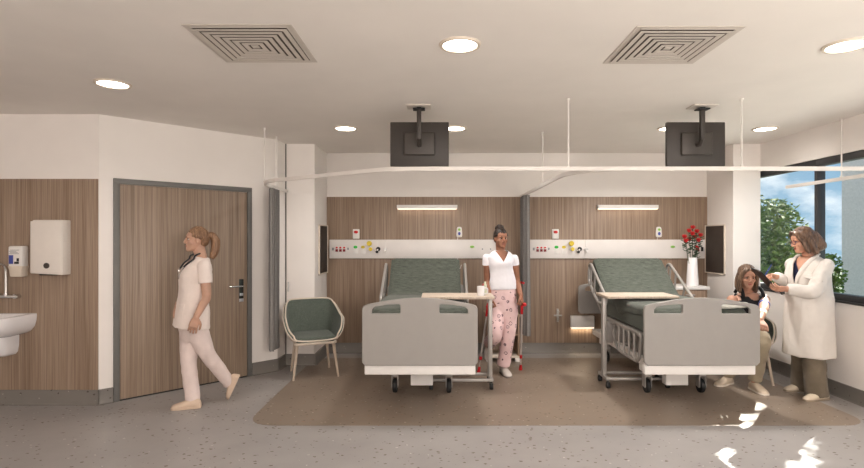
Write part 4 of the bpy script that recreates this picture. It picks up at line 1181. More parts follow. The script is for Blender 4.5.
    limb(b, [hipL, hipL.lerp(knL, .45), knL, knL.lerp(anL, .45), knL.lerp(anL, .97)], [.100, .086, .066, .060, .058], 20, ends=(True, False))
    limb(b, [hipR, hipR.lerp(knR, .45), knR, knR.lerp(anR, .45), knR.lerp(anR, 1.12)], [.100, .084, .066, .062, .062], 20, ends=(True, False))
    me = remeshed(b, .0085, 4); wrinkle(me, .010, (8, 8, 5), 4, .003, 22); tr = mesh_obj('trousers', me, trou, t); rebase(t, tr)
    # clogs
    shoe('clog', PX(200.5, 407.0, 4.70), PX(176, 409.0, 4.655), clog, t, t, L=.245, w=.045, h=.085)
    shoe('clog', PX(239.5, 376.0, 4.97), PX(229.0, 398.5, 4.955), clog, t, t, L=.235, w=.044, h=.08, up=(-.9, -.25, .4))
    return t
nurse()
# ------------------------------------------------------------------ the woman on crutches
def crutch_woman():
    Y = 5.88
    root = Vector((.72, Y, 0))
    t = thing('person', 'woman in a white T-shirt and pink patterned pyjama trousers standing on crutches between the beds', 'person', root)
    sk = skin('brown skin', (152, 106, 84)); tee = cloth('white jersey', (232, 230, 236), .015)
    hairc = hairm('dark hair', (24, 18, 16), (40, 30, 26), (62, 48, 40))
    # printed pyjama cloth
    n = NT('pink printed pyjama cloth'); v = n.coords((1, 1, 1))
    vo = n.new('ShaderNodeTexVoronoi'); vo.inputs['Scale'].default_value = 15; n.link(v, vo.inputs['Vector'])
    ns = n.new('ShaderNodeTexNoise'); ns.inputs['Scale'].default_value = 42; ns.inputs['Detail'].default_value = 2; n.link(v, ns.inputs['Vector'])
    d = n.math('ADD', vo.outputs['Distance'], n.math('MULTIPLY', n.math('SUBTRACT', ns.outputs['Fac'], .5), .30))
    band = n.math('LESS_THAN', n.math('ABSOLUTE', n.math('SUBTRACT', d, .27)), .045)
    core = n.math('LESS_THAN', d, .10)
    base = n.ramp(n.noise(v, 5, 3), [(.3, (212, 180, 181)), (.7, (226, 198, 197))])
    n.color(n.mix(n.math('MAXIMUM', band, core), base, (110, 84, 92))); n.b.inputs['Roughness'].default_value = .9
    pj = n.m
    F = Vector((.12, -.99, 0)).normalized(); R, F, U = frame3(F); Lf = -R     # her left = photo right
    neck = PX(500.5, 250.5, Y); spine = [PX(503, 315, Y), PX(503, 301, Y), PX(502.5, 284, Y), PX(501, 268, Y), neck]
    shR = PX(486.4, 257.6, Y); shL = PX(514.4, 258.0, Y)
    elR = PX(487.2, 281, Y+.05); wrR = PX(489.5, 299, Y-.10); elL = PX(516.8, 280, Y+.05); wrL = PX(520.8, 296.0, Y-.08)
    hipR = PX(496.5, 306, Y); hipL = PX(509.5, 306, Y)
    knL = PX(508.5, 333, Y-.03); anL = PX(503.5, 364, Y); knR = PX(495.0, 335, Y-.12); anR = PX(489.5, 343.5, Y+.24)
    hc = PX(500.8, 238.3, Y-.03); hf = Vector((.30, -.95, -.10))
    b = B(); torso(b, spine, R, R, scaled(FEM, .88)); hd = head_shape(b, hc, hf, .97, neck, .050)
    for sh, el, wr in ((shL, elL, wrL), (shR, elR, wrR)): limb(b, [sh, sh.lerp(el, .5), el, el.lerp(wr, .4), wr], [.037, .038, .036, .034, .025])
    for hp, kn, an in ((hipL, knL, anL), (hipR, knR, anR)): limb(b, [hp, hp.lerp(kn, .5), kn, kn.lerp(an, .35), an], [.08, .066, .050, .048, .033])
    me = remeshed(b, .0042, 3)
    gR = PX(491.0, 304.5, Y-.13); gL = PX(523.2, 302.0, Y-.12)
    hR = hand(wrR, Vector((.12, -.35, -1)), Vector((-.85, -.45, .1)), -1, (.9, 1.0, .7), .95, .05); hL = hand(wrL, Vector((.15, -.35, -1)), Vector((.85, -.45, .1)), 1, (.9, 1.0, .7), .95, .05)
    body = joined('body', [me, hL, hR], sk, t, t)
    face_parts(t, *hd, .97, ('brown', (40, 26, 20)), plain('dark brows', (34, 26, 24), .8), plain('brown rose lips', (140, 72, 66), .45), parent=body)
    at = hd[3]; Mx = Matrix((hd[0], hd[1], hd[2])).transposed()
    b = B(); b.ball(at(0, -.019, .040), (.077, .089, .082), 28, 18, Mx); b.ball(at(0, -.052, .0), (.068, .060, .072), 24, 16, Mx)
    for s in (-1, 1): b.tube(catmull([at(s*.064, .035, .045), at(s*.075, .005, .030), at(s*.070, -.04, .022), at(0, -.10, .03)], 5), .014, 8, flat=(.6, tuple(hd[0])))
    hair_obj('hair', b, hairc, t, t)
    b = B(); b.ball(at(-.004, -.050, .122), (.050, .046, .036), 20, 14, Mx); b.ball(at(.012, -.062, .112), (.040, .036, .034), 16, 12, Mx); b.ball(at(-.026, -.046, .112), (.032, .034, .028), 16, 12, Mx)
    hair_obj('hair_bun', b, hairc, t, t, .005, .004, (40, 40, 40))
    # T-shirt
    b = B(); tk = [(0, .155, .108, .118), (.18, .152, .108, .110), (.35, .138, .106, .094), (.52, .132, .112, .088), (.68, .142, .126, .094), (.84, .148, .106, .092), (.93, .120, .080, .076), (1.0, .072, .060, .064)]
    torso(b, [PX(502.8, 289, Y), PX(502.5, 280, Y), PX(501, 266, Y), neck], R, R, tk, steps=30)
    for sh in (shL, shR): b.ball(sh+Vector((0, 0, -.003)), .043, 16, 12)
    me = remeshed(b, .0075, 4); wrinkle(me, .005, (9, 9, 7), 7, .0015, 28)
    me = carve(me, [], v_neck(Vector((spine[3].x, spine[3].y, PX(0, 261.5, Y).z))+F*.10, F, R, .15, .095), .003)
    tm = joined('t_shirt', [me]+[sleeve([sh+Vector((0, 0, -.002)), sh.lerp(el, .14), sh.lerp(el, .30)], [.043, .0465, .0475], 8, .003) for sh, el in ((shL, elL), (shR, elR))], tee, t, t)
    # pyjama trousers
    b = B(); torso(b, [PX(503, 319, Y), PX(503, 307, Y), PX(502.8, 296, Y), PX(502.7, 286, Y)], R, R, [(0, .09, .08, .09), (.3, .158, .104, .122), (.65, .154, .104, .116), (1, .134, .098, .098)], steps=12)
    limb(b, [hipL, hipL.lerp(knL, .45), knL, knL.lerp(anL, .5), knL.lerp(anL, 1.04)], [.094, .090, .078, .074, .072], 20, ends=(True, False))
    limb(b, [hipR, hipR.lerp(knR, .45), knR, knR.lerp(anR, .5), knR.lerp(anR, .92)], [.094, .090, .078, .072, .070], 20, ends=(True, False))
    me = remeshed(b, .0085, 4); wrinkle(me, .011, (8, 8, 6), 9, .003, 22); tr = mesh_obj('pyjama_trousers', me, pj, t); rebase(t, tr)
    # slippers
    slip = plain('grey white slipper', (196, 188, 182), .85, bump=.3); sole = plain('slipper sole', (120, 112, 106), .7)
    shoe('slipper', PX(501.6, 374.5-7.5, Y+.05)*1, PX(505.8, 374.6, Y-.17), slip, t, t, L=.235, w=.046, h=.075, sole=sole) if False else shoe('slipper', Vector((anL.x-.005, Y+.055, .002)), Vector((anL.x+.045, Y-.2, .002)), slip, t, t, L=.24, w=.047, h=.085, sole=sole)
    shoe('slipper', anR+Vector((.0, .045, .03)), anR+Vector((-.03, .06, -.25)), slip, t, t, L=.235, w=.046, h=.08, sole=sole, up=(0, -1, .1))
    # crutches
    redp = plain('red crutch plastic', (186, 24, 34), .4); alu = plain('crutch aluminium', (206, 202, 198), .35, metal=.6)
    def crutch(tip, grip, cuff, side, label):
        c = thing('crutch', label, 'crutch', tip, 0, 'red and silver forearm crutches')
        T, G, K = Vector((0, 0, 0)), grip-tip, cuff-tip; ax = (G-T).normalized()
        b = B(); b.tube([T+ax*.02, G], [.0095, .0115], 12); b.tube([G, K], [.010, .009], 12); shaft = b.out('shaft', alu, c)
        b = B(); b.tube([T, T+ax*.02, T+ax*.07], [.021, .019, .013], 16); b.out('rubber_tip', redp, c)
        b = B(); b.tube([T+ax*.155, T+ax*.195], [.0165, .0165], 14); b.out('height_collar', redp, c)
        b = B(); b.tube([G-ax*.12, G+ax*.03], [.0145, .0165], 14); b.out('grip_mount', redp, c)
        b = B(); f = Vector((side*.12, -1, .06)).normalized(); b.tube([G-f*.02, G+f*.03, G+f*.075, G+f*.105], [.014, .015, .016, .020], 14); b.ball(G+f*.108, .021, 12, 10); b.out('hand_grip', redp, c)
        b = B(); P = []
        for i in range(13):
            a = -2.0+4.0*i/12; P.append(K+Vector((sin(a)*.052, -.052+cos(a)*.052+.0, 0)))
        b.tube(P, .013, 10, flat=(.35, (0, 0, 0.0001)) if False else None); b.out('arm_cuff', redp, c)
        return c
    crutch(Vector((PX(478.6, 372, 5.95).x, 5.95, .0)), PX(488.0, 306, Y-.04), PX(487.2, 284.5, Y+.115), -1, 'crutch on the left in the photo, held in her right hand behind the table')
    crutch(Vector((PX(520.6, 370, 6.05).x, 6.05, .0)), PX(522.0, 304, Y-.03), PX(518.5, 282.5, Y+.115), 1, 'crutch on the right in the photo, beside the grey curtain')
    return t
crutch_woman()
# ------------------------------------------------------------------ the seated woman by the window
def seated_woman():
    Y = 5.52
    root = Vector((3.27, 5.55, 0))
    t = thing('person', 'seated woman with long brown hair in a black tank top, left arm stretched out', 'person', root)
    sk = skin('warm skin', (182, 140, 120)); top = cloth('black jersey', (34, 33, 36), .1); trou = cloth('beige khaki trousers', (150, 138, 118), .08)
    hairc = hairm('long brown hair', (56, 42, 34), (92, 72, 58), (136, 110, 90))
    F = Vector((-.12, -.99, 0)).normalized(); R, F, U = frame3(F); Lf = -R        # her left = photo right
    pel = Vector((3.285, 5.62, .555)); neck = PX(748.5, 292.0, Y)
    spine = [pel+Vector((0, -.02, -.09)), pel, Vector((3.275, 5.60, .70)), PX(748.0, 309, 5.55), neck]
    shR = PX(732.0, 300.0, Y); shL = PX(764.5, 299.5, Y-.02)
    elL = PX(764.0, 308.5, 5.22); wrL = PX(760.0, 320.0, 5.03); elR = PX(728.5, 324, Y-.03); wrR = PX(738, 338, 5.25)
    hipL = pel+Lf*.09+Vector((0, -.03, -.02)); hipR = pel+R*.09+Vector((0, -.03, -.02))
    knL = Vector((3.215, 5.13, .53)); anL = Vector((3.205, 5.25, .10)); knR = Vector((3.06, 5.20, .535)); anR = Vector((3.06, 5.47, .10))
    hc = PX(747.3, 276.5, 5.44); hf = Vector((-.16, -.95, -.22))
    b = B(); torso(b, spine, R, R, scaled(FEM, 1.05, 1.1)); hd = head_shape(b, hc, hf, 1.0, neck)
    for sh, el, wr in ((shL, elL, wrL), (shR, elR, wrR)): limb(b, [sh, sh.lerp(el, .5), el, el.lerp(wr, .4), wr], [.054, .050, .042, .039, .027])
    for hp, kn, an in ((hipL, knL, anL), (hipR, knR, anR)): limb(b, [hp, hp.lerp(kn, .5), kn, kn.lerp(an, .35), an], [.088, .074, .055, .050, .034])
    me = remeshed(b, .0042, 3)
    hL = hand(wrL, Vector((-.1, -.75, -.5)), Vector((.2, -.3, .9)), -1, (.9, 1.1, .7)); hR = hand(wrR, Vector((.4, -.8, -.2)), Vector((0, 0, 1)), 1, (.3, .4, .3))
    body = joined('body', [me, hL, hR], sk, t, t)
    face_parts(t, *hd, 1.0, ('dark brown', (48, 34, 26)), plain('brown brows', (112, 78, 54), .8), plain('rose lips', (168, 84, 78), .45), parent=body)
    at = hd[3]; Mx = Matrix((hd[0], hd[1], hd[2])).transposed()
    b = B(); b.ball(at(0, -.024, .042), (.085, .092, .086), 28, 18, Mx); b.ball(at(0, -.05, -.02), (.082, .062, .10), 24, 16, Mx)
    for s in (-1, 1):
        b.tube(catmull([at(s*.012, .060, .103), at(s*.052, .054, .070), at(s*.075, .036, .01), at(s*.080, .030, -.07), at(s*.078, .040, -.14), at(s*.070, .045, -.165)], 5), [.014, .018, .021, .023, .024, .025, .026, .027, .028, .029, .030, .030, .031, .031, .032, .032, .032, .031, .030, .029, .027, .024, .020, .016, .012, .008], 12, flat=(.75, tuple(hd[0])))
        b.tube(catmull([at(s*.05, -.03, .05), at(s*.078, -.02, -.03), at(s*.082, -.01, -.11), at(s*.072, .0, -.160)], 6), [.03]*13+[.028, .026, .024, .02, .015, .010], 12)
    b.tube(catmull([at(0, -.06, .02), at(0, -.075, -.08), at(0, -.07, -.155)], 6), [.06]*7+[.055, .05, .045, .04, .03, .02], 14)
    hair_obj('hair', b, hairc, t, t, .005, .005)
    # tank top with two straps
    b = B(); tk = [(0, .186, .135, .145), (.2, .182, .135, .135), (.42, .160, .135, .115), (.62, .160, .150, .108), (.78, .166, .158, .112), (.92, .162, .140, .106), (1, .145, .118, .096)]
    torso(b, [pel+Vector((0, 0, -.03)), Vector((3.275, 5.60, .70)), PX(748.2, 309, 5.55), PX(748.5, 294.5, Y+.01)], R, R, tk, steps=26)
    me = remeshed(b, .0075, 4); wrinkle(me, .005, (9, 9, 6), 3)
    nb = Vector((PX(748.3, 303.5, 5.55).x, 5.55, PX(748.3, 299, 5.52).z))
    def scoop(p):
        q = p-nb; x = q.dot(R); z = q.z
        return (z > .115*(abs(x)/.078)**3 if abs(x) < .082 else False) and z > 0 or (abs(x) > .122 and z > -.02+.35*(.16-abs(x)))
    me = carve(me, [], (scoop, []), .003)
    tm = mesh_obj('tank_top', me, top, t); rebase(t, tm)
    for s in (-1, 1):
        b = B(); q = nb+R*s*.100
        b.tube(catmull([q+F*.118+Vector((0, 0, .02)), q+F*.098+Vector((0, 0, .075)), q+F*.045+Vector((0, 0, .118))-R*s*.006, q-F*.03+Vector((0, 0, .118))-R*s*.012, q-F*.08+Vector((0, 0, .06))], 6), .019, 10, flat=(.4, tuple(F))); o = b.out('shoulder_strap', top, tm, smooth=80); rebase(t, o)
    # trousers
    b = B(); torso(b, [pel+Vector((0, -.03, -.115)), pel+Vector((0, -.01, -.04)), pel+Vector((0, 0, .05)), pel+Vector((0, 0, .12))], R, R, [(0, .15, .11, .12), (.4, .185, .13, .145), (1, .165, .125, .12)], steps=10)
    for hp, kn, an in ((hipL, knL, anL), (hipR, knR, anR)):
        limb(b, [hp, hp.lerp(kn, .5), kn, kn.lerp(an, .5), kn.lerp(an, .98)], [.105, .090, .070, .064, .062], 20, ends=(True, False))
    me = remeshed(b, .0085, 4); wrinkle(me, .010, (9, 9, 7), 12, .003, 22); tr = mesh_obj('trousers', me, trou, t); rebase(t, tr)
    sh_ = plain('beige canvas shoe', (206, 190, 170), .8, bump=.2); so_ = plain('cream shoe sole', (224, 216, 204), .6)
    shoe('shoe', Vector((anL.x+.005, anL.y+.06, .001)), Vector((anL.x-.0, anL.y-.20, .001)), sh_, t, t, L=.255, w=.046, h=.085, sole=so_)
    shoe('shoe', Vector((anR.x+.045, anR.y+.03, .001)), Vector((anR.x-.19, anR.y-.10, .001)), sh_, t, t, L=.255, w=.046, h=.085, sole=so_)
    # tourniquet and bandage on the stretched arm
    m_ = shL.lerp(elL, .62); ax = (elL-shL).normalized()
    b = B(); b.tube([m_-ax*.016, m_+ax*.016], [.054, .052], 22); o = b.out('tourniquet', plain('blue strap', (44, 66, 140), .6)); tag(o, 'blue tourniquet strap around the upper arm of the seated woman', 'strap')
    m_ = elL.lerp(wrL, .42); ax = (wrL-elL).normalized()
    b = B(); b.tube([m_-ax*.03, m_, m_+ax*.03], [.0405, .040, .038], 22); o = b.out('bandage', plain('white gauze', (232, 224, 206), .9, bump=.4)); tag(o, 'white bandage around the stretched forearm of the seated woman', 'bandage')
    return t
seated_woman()

# ------------------------------------------------------------------ the doctor writing on a clipboard
def doctor():
    Y = 5.06
    root = Vector((3.60, Y, 0))
    t = thing('person', 'woman with a brown bob and a long white coat writing on a clipboard', 'person', root)
    sk = skin('light skin', (198, 150, 126)); coat = cloth('white coat cotton', (210, 204, 198), .02); trou = cloth('grey khaki trousers', (112, 102, 88), .10)
    hairc = hairm('brown bob hair', (60, 44, 34), (98, 74, 58), (146, 116, 94))
    F = Vector((-.95, -.31, 0)).normalized(); R, F, U = frame3(F); Lf = -R       # her left side faces the camera
    neck = PX(808.5, 256.5, Y); spine = [PX(808, 340, Y), PX(808.5, 322, Y), PX(809.5, 299, Y), PX(808.5, 277, Y), neck]
    base = PX(808.5, 264.0, Y); shL = base+Lf*.175; shR = base-Lf*.175
    elL = PX(813.5, 291.0, 4.80); wrL = PX(786.0, 289.0, 4.86); elR = PX(806, 291, 5.27); wrR = PX(774.5, 276.0, 5.10)
    pel = PX(808.5, 322, Y); hipL = pel+Lf*.09; hipR = pel-Lf*.09
    knL = PX(813.5, 357, 4.96); anL = PX(817, 392.5, 4.97); knR = PX(803, 355, 5.14); anR = PX(802, 384.5, 5.24)
    hc = PX(802.2, 240.2, Y-.01); hf = Vector((-.92, .16, -.30))
    b = B(); torso(b, spine, R, R, scaled(FEM, 1.08, 1.2)); hd = head_shape(b, hc, hf, 1.02, neck)
    for sh, el, wr in ((shL, elL, wrL), (shR, elR, wrR)): limb(b, [sh, sh.lerp(el, .5), el, el.lerp(wr, .4), wr], [.052, .048, .041, .038, .027])
    for hp, kn, an in ((hipL, knL, anL), (hipR, knR, anR)): limb(b, [hp, hp.lerp(kn, .5), kn, kn.lerp(an, .35), an], [.09, .074, .055, .052, .035])
    me = remeshed(b, .0042, 3)
    hL = hand(wrL, Vector((-1, -.05, .05)), Vector((.05, -.62, -.78)), -1, (.45, .6, .4), .98); hR = hand(wrR, Vector((-.85, -.35, .12)), Vector((.1, .45, .85)), 1, (.8, .9, .6), .98)
    body = joined('body', [me, hL, hR], sk, t, t)
    face_parts(t, *hd, 1.02, ('grey brown', (80, 70, 58)), plain('brown brows', (112, 78, 54), .8), plain('red lips', (176, 60, 66), .45), parent=body)
    at = hd[3]; Mx = Matrix((hd[0], hd[1], hd[2])).transposed()
    b = B(); b.ball(at(0, -.024, .044), (.090, .098, .088), 28, 18, Mx); b.ball(at(0, -.060, -.02), (.086, .082, .110), 24, 16, Mx)
    for s in (-1, 1):
        b.tube(catmull([at(s*.015, .062, .100), at(s*.056, .052, .066), at(s*.078, .030, .0), at(s*.085, .022, -.07), at(s*.085, .012, -.125)], 6), [.016]*4+[.020]*5+[.026]*6+[.028]*6+[.024, .020, .015, .01], 12, flat=(.75, tuple(hd[0])))
        b.tube(catmull([at(s*.055, -.03, .04), at(s*.084, -.03, -.04), at(s*.086, -.035, -.11), at(s*.07, -.05, -.15)], 6), [.031]*13+[.030, .029, .027, .024, .019, .013], 12)
    b.tube(catmull([at(0, -.08, .02), at(0, -.115, -.07), at(0, -.115, -.145)], 6), [.068]*7+[.068, .066, .062, .054, .04, .024], 14)
    hair_obj('hair', b, hairc, t, t, .005, .005)
    # glasses
    gm = plain('purple spectacle frame', (92, 40, 86), .35); b = B()
    for s in (-1, 1):
        b.tube([at(s*.033+.021*cos(a), .0985-.012*abs(s*.033+.021*cos(a))/.05, .002+.0165*sin(a)) for a in [2*pi*i/20 for i in range(20)]], .0019, 8, True)
        b.tube([at(s*.054, .085, .006), at(s*.072, .045, .008), at(s*.078, -.005, .006)], .0018, 8)
    b.tube([at(-.012, .0975, .004), at(0, .104, .006), at(.012, .0975, .004)], .0018, 8)
    o = b.out('glasses', gm, smooth=60); tag(o, 'thin rimmed glasses worn by the woman in the white coat', 'glasses')
    # dark blue top under the coat
    b = B(); torso(b, [spine[2], PX(809, 287, Y), spine[3], neck], R, R, [(0, .155, .13, .11), (.5, .165, .155, .112), (.85, .15, .115, .10), (1.0, .075, .064, .066)], steps=18)
    me = remeshed(b, .008, 3); me = carve(me, [], v_neck(spine[3]+F*.11+Vector((0, 0, .06)), F, R, .12, .07), .003); o = mesh_obj('blouse', me, cloth('navy blouse', (38, 42, 74), .1), t); rebase(t, o)
    # long white coat: a flared tube, open V in front, sleeves to the wrist
    b = B()
    ck = [(0, .215, .190, .195), (.12, .213, .190, .192), (.30, .210, .186, .186), (.42, .206, .182, .178), (.56, .196, .176, .152), (.68, .192, .184, .142), (.80, .192, .182, .142), (.90, .188, .140, .130), (.96, .145, .095, .095), (1.0, .082, .070, .074)]
    torso(b, [PX(808.5, 354.8, Y), PX(808.5, 325, Y), PX(809.5, 299, Y), PX(808.5, 277, Y), neck], R, R, ck, steps=36)
    for sh in (shL, shR): b.ball(sh+Vector((0, 0, -.004)), .058, 16, 12)
    me = remeshed(b, .0085, 4); wrinkle(me, .010, (7, 7, 3), 21, .002, 22)
    vb = Vector((spine[2].x, spine[2].y, PX(0, 286, Y).z))+F*.12
    me = carve(me, [], v_neck(vb, F, R, .26, .075), .005)
    sl = [sleeve([sh+Vector((0, 0, -.002)), sh.lerp(el, .5)-Vector((0, 0, .004)), el, el.lerp(wr, .5)-Vector((0, 0, .006)), el.lerp(wr, .93)], [.060, .067, .065, .057, .049], 31+i, .009) for i, (sh, el, wr) in enumerate(((shL, elL, wrL), (shR, elR, wrR)))]
    ct = joined('coat', [me]+sl, coat, t, t)
    ctop = Vector((spine[3].x, spine[3].y, 0)); zt = neck.z
    def oc(r, z, f): return ctop+R*r+F*f+Vector((0, 0, z))
    for s in (-1, 1):
        P = catmull([oc(s*.008, vb.z-.01, .12), oc(s*.036, vb.z+.10, .12), oc(s*.074, zt-.06, .10), oc(s*.094, zt+.0, .04), oc(s*.065, zt+.025, -.06), oc(0, zt+.03, -.088)], 6)
        P = lay(ct.data, root, P[:16], F, .005)+P[16:]; b = B(); b.tube(P, [.008+.014*sin(pi*min(1, i/22)) for i in range(len(P))], 10, flat=(.4, (F.x+Lf.x*-s*.5, F.y+Lf.y*-s*.5, .3)))
        o = b.out('lapel', coat, ct, smooth=80); rebase(t, o)
    Z1 = Vector((0, 0, 1)); vd = Vector((.0, 1, 0)); 
    o_ = PX(801, 314, Y)-root; b = patch(ct.data, o_+Lf*.12, Vector((1, 0, 0)), Z1, vd, .165, .19); b.out('pocket', coat, ct, smooth=40)
    o_ = PX(798.0, 277.5, Y)-root; b = patch(ct.data, o_, Vector((1, 0, 0)), Z1, vd, .06, .085); b.out('breast_pocket', coat, ct, smooth=40)
    o_ = PX(825, 297, Y)-root; b = patch(ct.data, o_, Vector((1, 0, 0)), Z1, vd, .11, .05, .006); b.out('back_belt', coat, ct, smooth=40)
    # trousers and loafers
    b = B(); torso(b, [PX(808, 343, Y), PX(808.5, 325, Y), PX(809, 308, Y)], R, R, [(0, .12, .1, .11), (.4, .178, .135, .15), (1, .165, .13, .13)], steps=8)
    for hp, kn, an in ((hipL, knL, anL), (hipR, knR, anR)):
        limb(b, [hp, hp.lerp(kn, .5), kn, kn.lerp(an, .5), kn.lerp(an, 1.06)], [.108, .104, .094, .092, .094], 20, ends=(True, False))
    me = remeshed(b, .0085, 4); wrinkle(me, .013, (9, 9, 5), 17, .003, 22); tr = mesh_obj('trousers', me, trou, t); rebase(t, tr)
    lo = plain('beige loafer', (198, 184, 164), .65, var=.04); ls = plain('loafer sole', (150, 136, 118), .7)
    shoe('loafer', Vector((anL.x+.09, anL.y+.0, .001)), Vector((anL.x-.20, anL.y-.085, .001)), lo, t, t, L=.275, w=.046, h=.085, sole=ls)
    shoe('loafer', Vector((anR.x+.07, anR.y+.01, .001)), Vector((anR.x-.21, anR.y-.03, .001)), lo, t, t, L=.265, w=.046, h=.085, sole=ls)
    # clipboard and pen
    c0 = PX(755.5, 269.5, 4.98); c1 = PX(776.5, 292.0, 4.98); ctr = (c0+c1)/2; dx = (c1-c0).normalized(); L_ = (c1-c0).length
    dy = Vector((.36, .93, -.13)); dy = (dy-dx*dy.dot(dx)).normalized(); nn = dx.cross(dy).normalized()
    cb = thing('clipboard', 'black clipboard held up by the woman in the white coat', 'clipboard', ctr)
    def slab(a0, a1, b0, b1, n0, n1):
        b = B(); cs = [(a0, b0), (a1, b0), (a1, b1), (a0, b1)]
        b.loft([[dx*a+dy*c+nn*n0 for a, c in cs], [dx*a+dy*c+nn*n1 for a, c in cs]]); return b
    slab(-L_/2, L_/2, -.11, .11, -.004, .004).out('board', plain('black clipboard board', (26, 26, 30), .45), cb)
    sg = 1 if nn.z > 0 else -1
    slab(-L_*.42, L_*.46, -.1, .1, sg*.0042, sg*.0060).out('paper', plain('white paper', (232, 230, 226), .8, var=.01), cb)
    slab(-L_*.49, -L_*.40, -.045, .045, sg*.0061, sg*.014).out('clip', STEEL, cb)
    p0 = PX(763.5, 278.0, 5.06); p1 = PX(771.5, 264.5, 5.05); ax = (p1-p0).normalized()
    b = B(); b.tube([p0, p0+ax*.012, p0+ax*.014, p1], [.001, .0045, .0055, .0055], 10); pn = b.out('pen', plain('blue pen', (36, 56, 120), .35), smooth=50); tag(pn, 'blue pen in the right hand of the woman in the white coat', 'pen')
    return t
doctor()
# ------------------------------------------------------------------ outside the window
def leaf_mat(name, a, b_, c):
    t = NT(name); v = t.coords(); n = t.noise(v, 6, 4)
    t.color(t.ramp(n, [(.3, a), (.5, b_), (.7, c)])); t.b.inputs['Roughness'].default_value = .6
    t.b.inputs['Specular IOR Level'].default_value = .15
    MATS[name] = t.m; return t.m
FOL = leaf_mat('tree leaves', (60, 84, 34), (98, 122, 50), (146, 162, 82))
BARK = plain('bark', (84, 70, 56), .9, var=.15)
def make_tree(name, label, base, crowns, nleaf, size, seed, group=None):
    rng = random.Random(seed)
    t = thing(name, label, 'tree', base, 0, group)
    top = max(c[2]-base[2] for c in crowns)
    mx_ = sum(c[0] for c in crowns)/len(crowns)-base[0]; my_ = sum(c[1] for c in crowns)/len(crowns)-base[1]
    b = B(); b.tube(catmull([(0, 0, 0), (mx_*.3, my_*.3, top*.4), (mx_, my_, top*.8)], 5), [.22-.016*i for i in range(11)], 10)
    for c in crowns:
        q = Vector(c[:3])-Vector(base); b.tube([(mx_*.4, my_*.4, top*.5), q*.7+Vector((mx_, my_, top*.7))*.3, q], [.07, .045, .02], 6)
    b.out('trunk', BARK, t)
    b = B()
    for c in crowns:
        q = Vector(c[:3])-Vector(base); r = c[3]
        for k in range(int(nleaf*r*r)):
            d = Vector((rng.gauss(0, 1), rng.gauss(0, 1), rng.gauss(0, 1))).normalized()
            p = q+d*r*(rng.random()**.35)*(.8+.3*noise.noise(d*2.5+q))
            a = Vector((rng.gauss(0, 1), rng.gauss(0, 1), rng.gauss(0, 1))).normalized(); s = a.orthogonal().normalized()
            L = size*(.7+.6*rng.random())
            v = [b.bm.verts.new(p+a*L*x+s*L*.55*y) for x, y in ((-1, 0), (-.1, .9), (1, 0), (-.1, -.9))]
            b.bm.faces.new(v)
    b.out('foliage', FOL, t, smooth=0, fixn=False)
    return t
def vis(px, py, Y): return ((px-440)*Y/515, Y, H-(py-239)*Y/515)
Y0 = 13.0
cr = []
for (px, py, r) in [(772, 238, 1.0), (788, 262, .9), (765, 222, .8), (770, 275, 1.1), (795, 290, .9), (780, 215, .5), (762, 300, 1.1), (785, 310, 1.0), (800, 315, .8), (758, 250, .9)]:
    cr.append((*vis(px, py, Y0+random.uniform(-.8, .8)), r))
x, y, z = vis(778, 300, Y0)
make_tree('leafy_tree', 'tall leafy green tree outside the window, left of the mullion', (x, y, -6.0), cr, 1100, .075, 3)
Y1 = 19.0
cr = [(*vis(px, py, Y1), r) for px, py, r in [(832, 262, .40), (834, 276, .5), (829, 292, .6), (835, 300, .5)]]
x, y, z = vis(831, 300, Y1)
make_tree('young_tree', 'smaller green tree seen through the window behind the doctor', (x, y, -6.0), cr, 1500, .075, 5)
# pale neighbouring wing
t = thing('building_wing', 'pale lilac grey building wing outside the window at the right edge', 'building', (25.6, 31, -6))
b = B(); b.prism([(-2.2, -1), (1.6, -1), (5.2, 3), (1.0, 3)], 0, 22, 'Z'); b.out('wall', plain('pale render', (222, 206, 204), .8), t)
b = B(); b.prism([(-2.3, -1.1), (1.7, -1.1), (5.3, 3.1), (.9, 3.1)], 22, 22.3, 'Z'); b.out('parapet', plain('pale render cap', (150, 146, 152), .8), t)
# added unseen leaf blocker past the view edge; crown gaps shaped into sun patches
sd = Vector((.69*cos(radians(37)), .72*cos(radians(37)), sin(radians(37)))).normalized()
def fl(px, py):
    y = 515*H/(py-239); return ((px-440)*y/515, y)
GAPS = [[fl(*p) for p in q] for q in ([(700, 428), (724, 400), (745, 400), (772, 402), (766, 422), (740, 447), (718, 447)], [(772, 482), (800, 435), (824, 435), (812, 482)], [(684, 490), (708, 450), (742, 449), (758, 490)])]
def inside(x, y, poly):
    c = False
    for (x0, y0), (x1, y1) in zip(poly, poly[1:]+poly[:1]):
        if (y0 > y) != (y1 > y) and x < (x1-x0)*(y-y0)/(y1-y0)+x0: c = not c
    return c
rng = random.Random(11); b = B(); x = 1.9
while x < 3.35:
    y = 3.05
    while y < 5.3:
        if not any(inside(x+rng.uniform(-.02, .02), y+rng.uniform(-.02, .02), g) for g in GAPS):
            c = Vector((x, y, 0))+sd*(9.6+rng.uniform(-.9, .9))
            for k in range(13):
                p = c+Vector((rng.gauss(0, .035), rng.gauss(0, .035), rng.gauss(0, .035))); a = Vector((rng.gauss(0, 1), rng.gauss(0, 1), rng.gauss(0, 1))).normalized(); s_ = a.orthogonal().normalized(); L_ = .085
                b.bm.faces.new([b.bm.verts.new(p+a*L_*i+s_*L_*.7*j) for i, j in ((-1, 0), (-.1, .9), (1, 0), (-.1, -.9))])
        y += .07
    x += .07
st = bpy.data.objects.new('sun_gobo', None); C.objects.link(st); st['kind'] = 'structure'
b.out('foliage', FOL, st, smooth=0, fixn=False)
b = B(); cc = Vector((2.6, 4.1, 0))+sd*9.6
